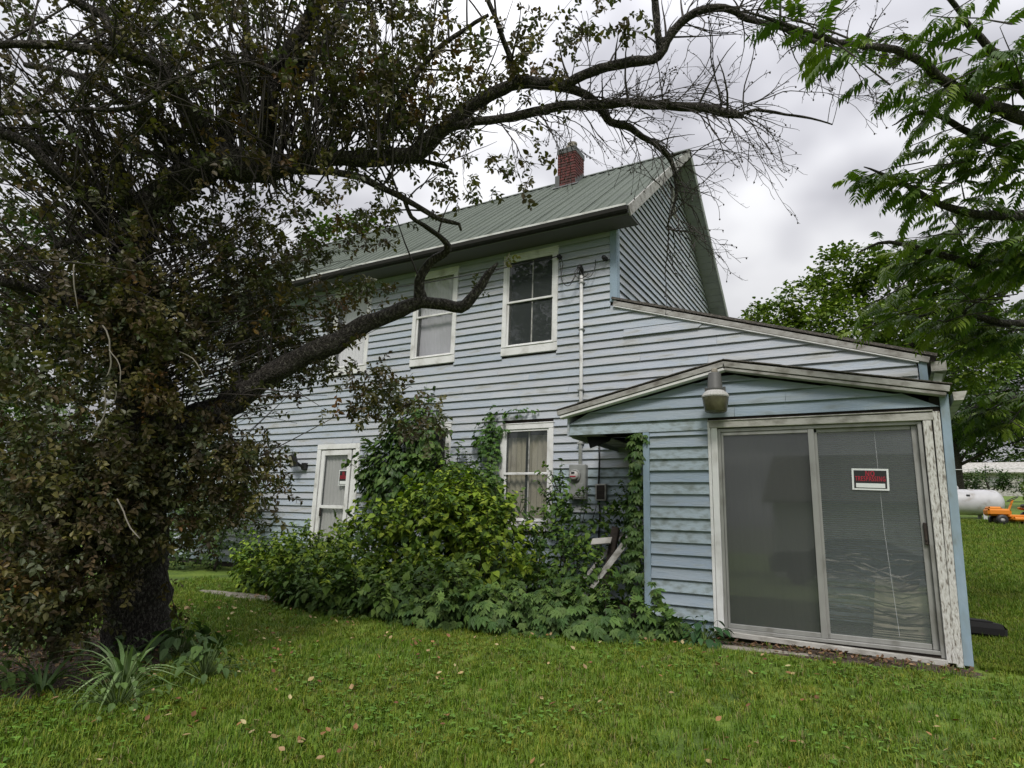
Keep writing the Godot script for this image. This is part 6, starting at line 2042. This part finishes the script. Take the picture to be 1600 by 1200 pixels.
# ---------------------------------------------------------------- things across the lawn and behind the camera
func build_distance() -> void:
	rng.seed = 909
	var t: Node3D
	var st: SurfaceTool
	# propane tank
	var g := ground_y(2.4, -21.2)
	t = thing("propane_tank", "long silver white propane tank on the far lawn", "tank", Vector3(2.4, g, -21.2))
	var cy := g + 0.64
	var dir := Vector3(0.97, 0.0, -0.24).normalized()
	var across := dir.cross(UP)
	var b := Basis(UP.cross(dir).normalized(), dir, UP.cross(dir).normalized().cross(dir))
	st = start(false)
	var prof := []
	for k in 9:
		var a := PI * 0.5 * k / 8.0
		prof.append(Vector2(sin(a) * 0.49, -1.25 - cos(a) * 0.40))
	for k in 9:
		var a := PI * 0.5 * (8 - k) / 8.0
		prof.append(Vector2(sin(a) * 0.49, 1.25 + cos(a) * 0.40))
	lathe(st, Vector3(2.4, cy, -21.2), prof, 32, b)
	obj("shell", st, M.tank, t)
	for s in [-0.9, 0.9]:
		st = start()
		for q in [-0.25, 0.25]:
			slab(st, Vector3(2.4, g - 0.02, -21.2) + dir * s + across * q - Vector3(0.06, 0, 0.06), Vector3(2.4, g + 0.26, -21.2) + dir * s + across * q + Vector3(0.06, 0, 0.06))
		obj("foot", st, M.tank, t)
	st = start(false)
	lathe(st, Vector3(2.4, cy + 0.47, -21.2), [Vector2(0.20, 0.0), Vector2(0.20, 0.10), Vector2(0.15, 0.18), Vector2(0.0, 0.2)], 16)
	obj("dome", st, M.tank, t)
	st = start()
	box(st, Vector3(2.4, cy + 0.22, -21.2) + dir * 0.35 - across * 0.44 * -1.0, Vector3(0.12, 0.1, 0.02), 0.0, Basis(UP, 0.24))
	obj("gauge", st, M.black, t)
	# riding mower
	var mx := 3.98
	var mz := -18.6
	g = ground_y(mx, mz)
	t = thing("riding_mower", "orange riding mower with a black seat at the right edge of the lawn", "mower", Vector3(mx, g, mz))
	t.rotation.y = 0.25
	for w in [[-0.62, 0.17, 0.30], [0.42, 0.25, 0.36]]:
		for s in [-1.0, 1.0]:
			st = start(false)
			lathe(st, Vector3(w[0], w[1], w[2] * s - 0.08), [Vector2(w[1] * 0.45, 0.0), Vector2(w[1] * 0.9, 0.0), Vector2(w[1], 0.03), Vector2(w[1], 0.13), Vector2(w[1] * 0.9, 0.16), Vector2(w[1] * 0.45, 0.16)], 24, Basis(Vector3.RIGHT, PI / 2) * Basis.IDENTITY)
			var wheel := local(t, "wheel", st, M.rubber)
			st = start(false)
			lathe(st, Vector3(w[0], w[1], w[2] * s - 0.06), [Vector2(0.0, 0.03), Vector2(w[1] * 0.44, 0.0), Vector2(w[1] * 0.44, 0.12), Vector2(0.0, 0.10)], 16, Basis(Vector3.RIGHT, PI / 2))
			var rim := MeshInstance3D.new()
			rim.mesh = done(st)
			rim.material_override = M.reflector
			put(rim, "rim", wheel)
	st = start()
	box(st, Vector3(-0.62, 0.42, 0), Vector3(0.70, 0.24, 0.46), 0.06)
	box(st, Vector3(-0.72, 0.55, 0), Vector3(0.42, 0.12, 0.36), 0.05)
	local(t, "hood", st, M.orange)
	st = start()
	box(st, Vector3(0.10, 0.30, 0), Vector3(1.0, 0.10, 0.55), 0.03)
	box(st, Vector3(0.45, 0.52, 0.33), Vector3(0.62, 0.07, 0.24), 0.03, Basis(Vector3.BACK, -0.25))
	box(st, Vector3(0.45, 0.52, -0.33), Vector3(0.62, 0.07, 0.24), 0.03, Basis(Vector3.BACK, -0.25))
	local(t, "body", st, M.orange)
	st = start()
	box(st, Vector3(-0.02, 0.20, 0), Vector3(0.66, 0.14, 0.95), 0.05)
	local(t, "deck", st, M.orange)
	st = start()
	box(st, Vector3(0.34, 0.66, 0), Vector3(0.40, 0.12, 0.44), 0.05)
	box(st, Vector3(0.55, 0.88, 0), Vector3(0.12, 0.46, 0.42), 0.05, Basis(Vector3.BACK, -0.2))
	local(t, "seat", st, M.rubber)
	st = start()
	bar(st, Vector3(-0.30, 0.45, 0), Vector3(-0.12, 0.86, 0), 0.05, 0.05)
	local(t, "steering_column", st, M.orange)
	st = start(false)
	var pts := []
	var rad := []
	for k in 17:
		var a := TAU * k / 16.0
		pts.append(Vector3(-0.12, 0.88, 0) + Basis(Vector3.BACK, 0.5) * Vector3(cos(a) * 0.17, 0, sin(a) * 0.17))
		rad.append(0.014)
	tube(st, pts, rad, 6)
	local(t, "steering_wheel", st, M.rubber)
	st = start()
	box(st, Vector3(0.86, 0.68, 0), Vector3(0.42, 0.5, 0.7), 0.08)
	local(t, "grass_bin", st, M.sheer)
	# white shed and wire far beyond
	g = ground_y(9.6, -67.0)
	t = thing("shed", "long low white building beyond the trees at the right", "building", Vector3(10.0, g, -67.0))
	st = start()
	slab(st, Vector3(3.0, g - 0.4, -69.0), Vector3(17.0, g + 1.9, -63.0))
	obj("wall", st, M.trim_dirty, t)
	st = start()
	for s in [-1.0, 1.0]:
		box(st, Vector3(10.0, g + 2.4, -66.0 + 1.7 * s), Vector3(14.6, 0.1, 3.7), 0.0, Basis(Vector3.RIGHT, 0.33 * s))
	obj("roof", st, M.trim_dirty, t)
	for x in [5.0, 8.5, 11.5, 14.5]:
		st = start()
		slab(st, Vector3(x, g + 0.6, -63.0), Vector3(x + 1.0, g + 1.4, -62.96))
		obj("window", st, M.grey_metal, t)
	# a lean dark trailer frame by the tank
	t = thing("wire", "thin pale wire strung across the trees at the right", "wire", Vector3(2.0, 4.0, -30.0))
	st = start(false)
	pts = []
	rad = []
	for k in 13:
		var u := k / 12.0
		pts.append(Vector3(-6.0, 4.75, -30.0).lerp(Vector3(16.0, 5.0, -30.0), u) + Vector3(0, -0.5 * sin(PI * u), 0))
		rad.append(0.018)
	tube(st, pts, rad, 4)
	obj("strand", st, M.sheer, t)
	# black thing lying behind the corner of the sunroom
	t = thing("splash_block", "black splash block lying on the grass behind the sunroom corner", "splash block", Vector3(0.98, 0.0, -0.42))
	st = start()
	var y0 := ground_y(0.98, -0.42)
	box(st, Vector3(0.80, y0 + 0.10, -0.45), Vector3(0.60, 0.17, 0.34), 0.05, Basis(UP, 0.35) * Basis(Vector3.BACK, -0.06))
	obj("block", st, M.block, t)
	st = start()
	box(st, Vector3(0.76, y0 + 0.195, -0.45), Vector3(0.44, 0.02, 0.20), 0.006, Basis(UP, 0.35) * Basis(Vector3.BACK, -0.06))
	obj("trough", st, M.block, t)
	build_behind()


# what stands behind the camera and shows in the panes
func build_behind() -> void:
	var t: Node3D
	var st: SurfaceTool
	t = thing("garage", "white garage across the drive that shows in the door glass", "garage", Vector3(2.5, -0.8, 24.0))
	st = start()
	slab(st, Vector3(-4.0, -1.2, 23.0), Vector3(10.5, 2.4, 30.0))
	obj("wall", st, M.barn_white, t)
	st = start()
	slab(st, Vector3(0.0, -0.9, 22.93), Vector3(3.2, 1.6, 22.99), 0.02)
	obj("door", st, M.white, t)
	st = start()
	for s in [-1.0, 1.0]:
		box(st, Vector3(3.25, 3.35, 26.5 + 2.0 * s), Vector3(15.2, 0.12, 4.6), 0.0, Basis(Vector3.RIGHT, 0.5 * s))
	obj("roof", st, M.shingle, t)
	t = thing("parked_car", "dark car parked behind the viewer that shows in the door glass", "car", Vector3(-1.0, -0.5, 17.0))
	st = start()
	var prof := [Vector2(-2.2, 0.35), Vector2(-2.25, 0.75), Vector2(-2.0, 0.95), Vector2(-1.1, 1.0), Vector2(-0.5, 1.42), Vector2(0.9, 1.45), Vector2(1.7, 1.05), Vector2(2.2, 0.95), Vector2(2.25, 0.4)]
	for k in prof.size():
		var p: Vector2 = prof[k]
		var q: Vector2 = prof[(k + 1) % prof.size()]
		quad(st, Vector3(p.x, p.y, -0.85), Vector3(q.x, q.y, -0.85), Vector3(q.x, q.y, 0.85), Vector3(p.x, p.y, 0.85))
		tri(st, Vector3(0, 0.6, -0.85), Vector3(q.x, q.y, -0.85), Vector3(p.x, p.y, -0.85))
		tri(st, Vector3(0, 0.6, 0.85), Vector3(p.x, p.y, 0.85), Vector3(q.x, q.y, 0.85))
	local(t, "body", st, M.car_paint)
	for x in [-1.4, 1.4]:
		for s in [-0.78, 0.78]:
			st = start(false)
			lathe(st, Vector3(x, 0.33, s - 0.1), [Vector2(0.0, 0.02), Vector2(0.33, 0.0), Vector2(0.33, 0.2), Vector2(0.0, 0.18)], 20, Basis(Vector3.RIGHT, PI / 2))
			local(t, "wheel", st, M.rubber)
	var green := [Color(0.06, 0.11, 0.02), Color(0.08, 0.14, 0.022)]
	far_tree("street_tree", "leafy tree behind the viewer that shows in the upper panes", Vector3(-9.0, -0.6, 17.0), 10.0, [[0, 7.6, 0, 2.3], [-1.9, 5.6, 0.6, 2.0], [1.9, 5.8, -0.4, 2.0], [0, 4.2, 1.0, 2.0]], 30, green, 0.22)
	far_tree("street_tree", "tall tree behind the viewer left of the garage reflection", Vector3(-14.5, -0.8, 17.0), 18.0, [[0, 14.5, 0, 2.8], [-2.4, 11.6, 0.6, 2.8], [2.4, 12.0, -0.4, 2.8], [0, 9.0, 1.0, 3.0], [-4.4, 13.0, 0.3, 2.6], [3.0, 8.5, 0.3, 2.2]], 30, green, 0.24)


# ---------------------------------------------------------------- sky
func cloud_sky() -> PanoramaSkyMaterial:
	var w := 768
	var h := 384
	var img := Image.create(w, h, false, Image.FORMAT_RGBF)
	var n := FastNoiseLite.new()
	n.noise_type = FastNoiseLite.TYPE_SIMPLEX_SMOOTH
	n.frequency = 1.5
	n.fractal_octaves = 5
	n.seed = 12
	var n2 := FastNoiseLite.new()
	n2.frequency = 4.5
	n2.fractal_octaves = 4
	n2.seed = 5
	for j in h:
		var th := PI * (j + 0.5) / h
		for i in w:
			var a := TAU * (i + 0.5) / w
			var d := Vector3(sin(a) * sin(th), cos(th), -cos(a) * sin(th))
			var c: Color
			if d.y < 0.0:
				c = Color(0.20, 0.21, 0.17)
			else:
				# clouds on a flat layer overhead, in the brightness of an overcast dome
				var q := Vector3(d.x, 0, d.z) / (d.y + 0.28)
				var v := n.get_noise_3d(q.x, q.z, 0.0) * 0.75 + n2.get_noise_3d(q.x, q.z, 3.0) * 0.28
				var bright := 0.24 + 0.96 * pow(d.y, 1.2)
				v = clampf(v * 1.9, -0.95, 0.45)
				var k := bright * (0.97 + 0.46 * v)
				var cool := clampf(0.55 - v * 0.8, 0.0, 1.2)
				c = Color(k * (0.96 - 0.05 * cool), k * (0.965 - 0.05 * cool), k * (0.985 + 0.01 * cool))
			img.set_pixel(i, j, c)
	var s := PanoramaSkyMaterial.new()
	s.panorama = ImageTexture.create_from_image(img)
	return s


func _ready() -> void:
	# camera
	var cam := Camera3D.new()
	cam.name = "camera"
	cam.transform = Transform3D(Basis(Vector3(0.86558, 0.03207, -0.49975), Vector3(0.07809, 0.97709, 0.19796), Vector3(0.49465, -0.21038, 0.84325)).orthonormalized(), Vector3(0, 1.17, 9.05))
	cam.fov = 62.71
	cam.near = 0.05
	cam.far = 900.0
	add_child(cam)
	# overcast sky and what little direction its light has
	var around := WorldEnvironment.new()
	around.name = "environment"
	var env := Environment.new()
	env.background_mode = Environment.BG_SKY
	env.sky = Sky.new()
	env.sky.sky_material = cloud_sky()
	env.tonemap_mode = Environment.TONE_MAPPER_LINEAR
	env.tonemap_exposure = 1.44
	env.background_energy_multiplier = 1.0
	env.sdfgi_enabled = true
	env.ssao_enabled = true
	env.ssil_enabled = true
	around.environment = env
	add_child(around)
	var sun := DirectionalLight3D.new()
	sun.name = "sun"
	sun.light_energy = 0.5
	sun.light_color = Color(1.0, 0.98, 0.95)
	sun.light_angular_distance = 14.0
	sun.shadow_enabled = true
	sun.sky_mode = DirectionalLight3D.SKY_MODE_LIGHT_ONLY
	add_child(sun)
	sun.look_at_from_position(Vector3(2.5, 7, 6), Vector3.ZERO)
	# the place
	rng.seed = 101
	lumps.seed = 3
	lumps.frequency = 0.35
	make_materials()
	build_ground()
	build_house()
	build_fittings()
	build_far_trees()
	build_distance()
	build_plants()
	build_crabapple()
	build_walnut()
	build_lawn()
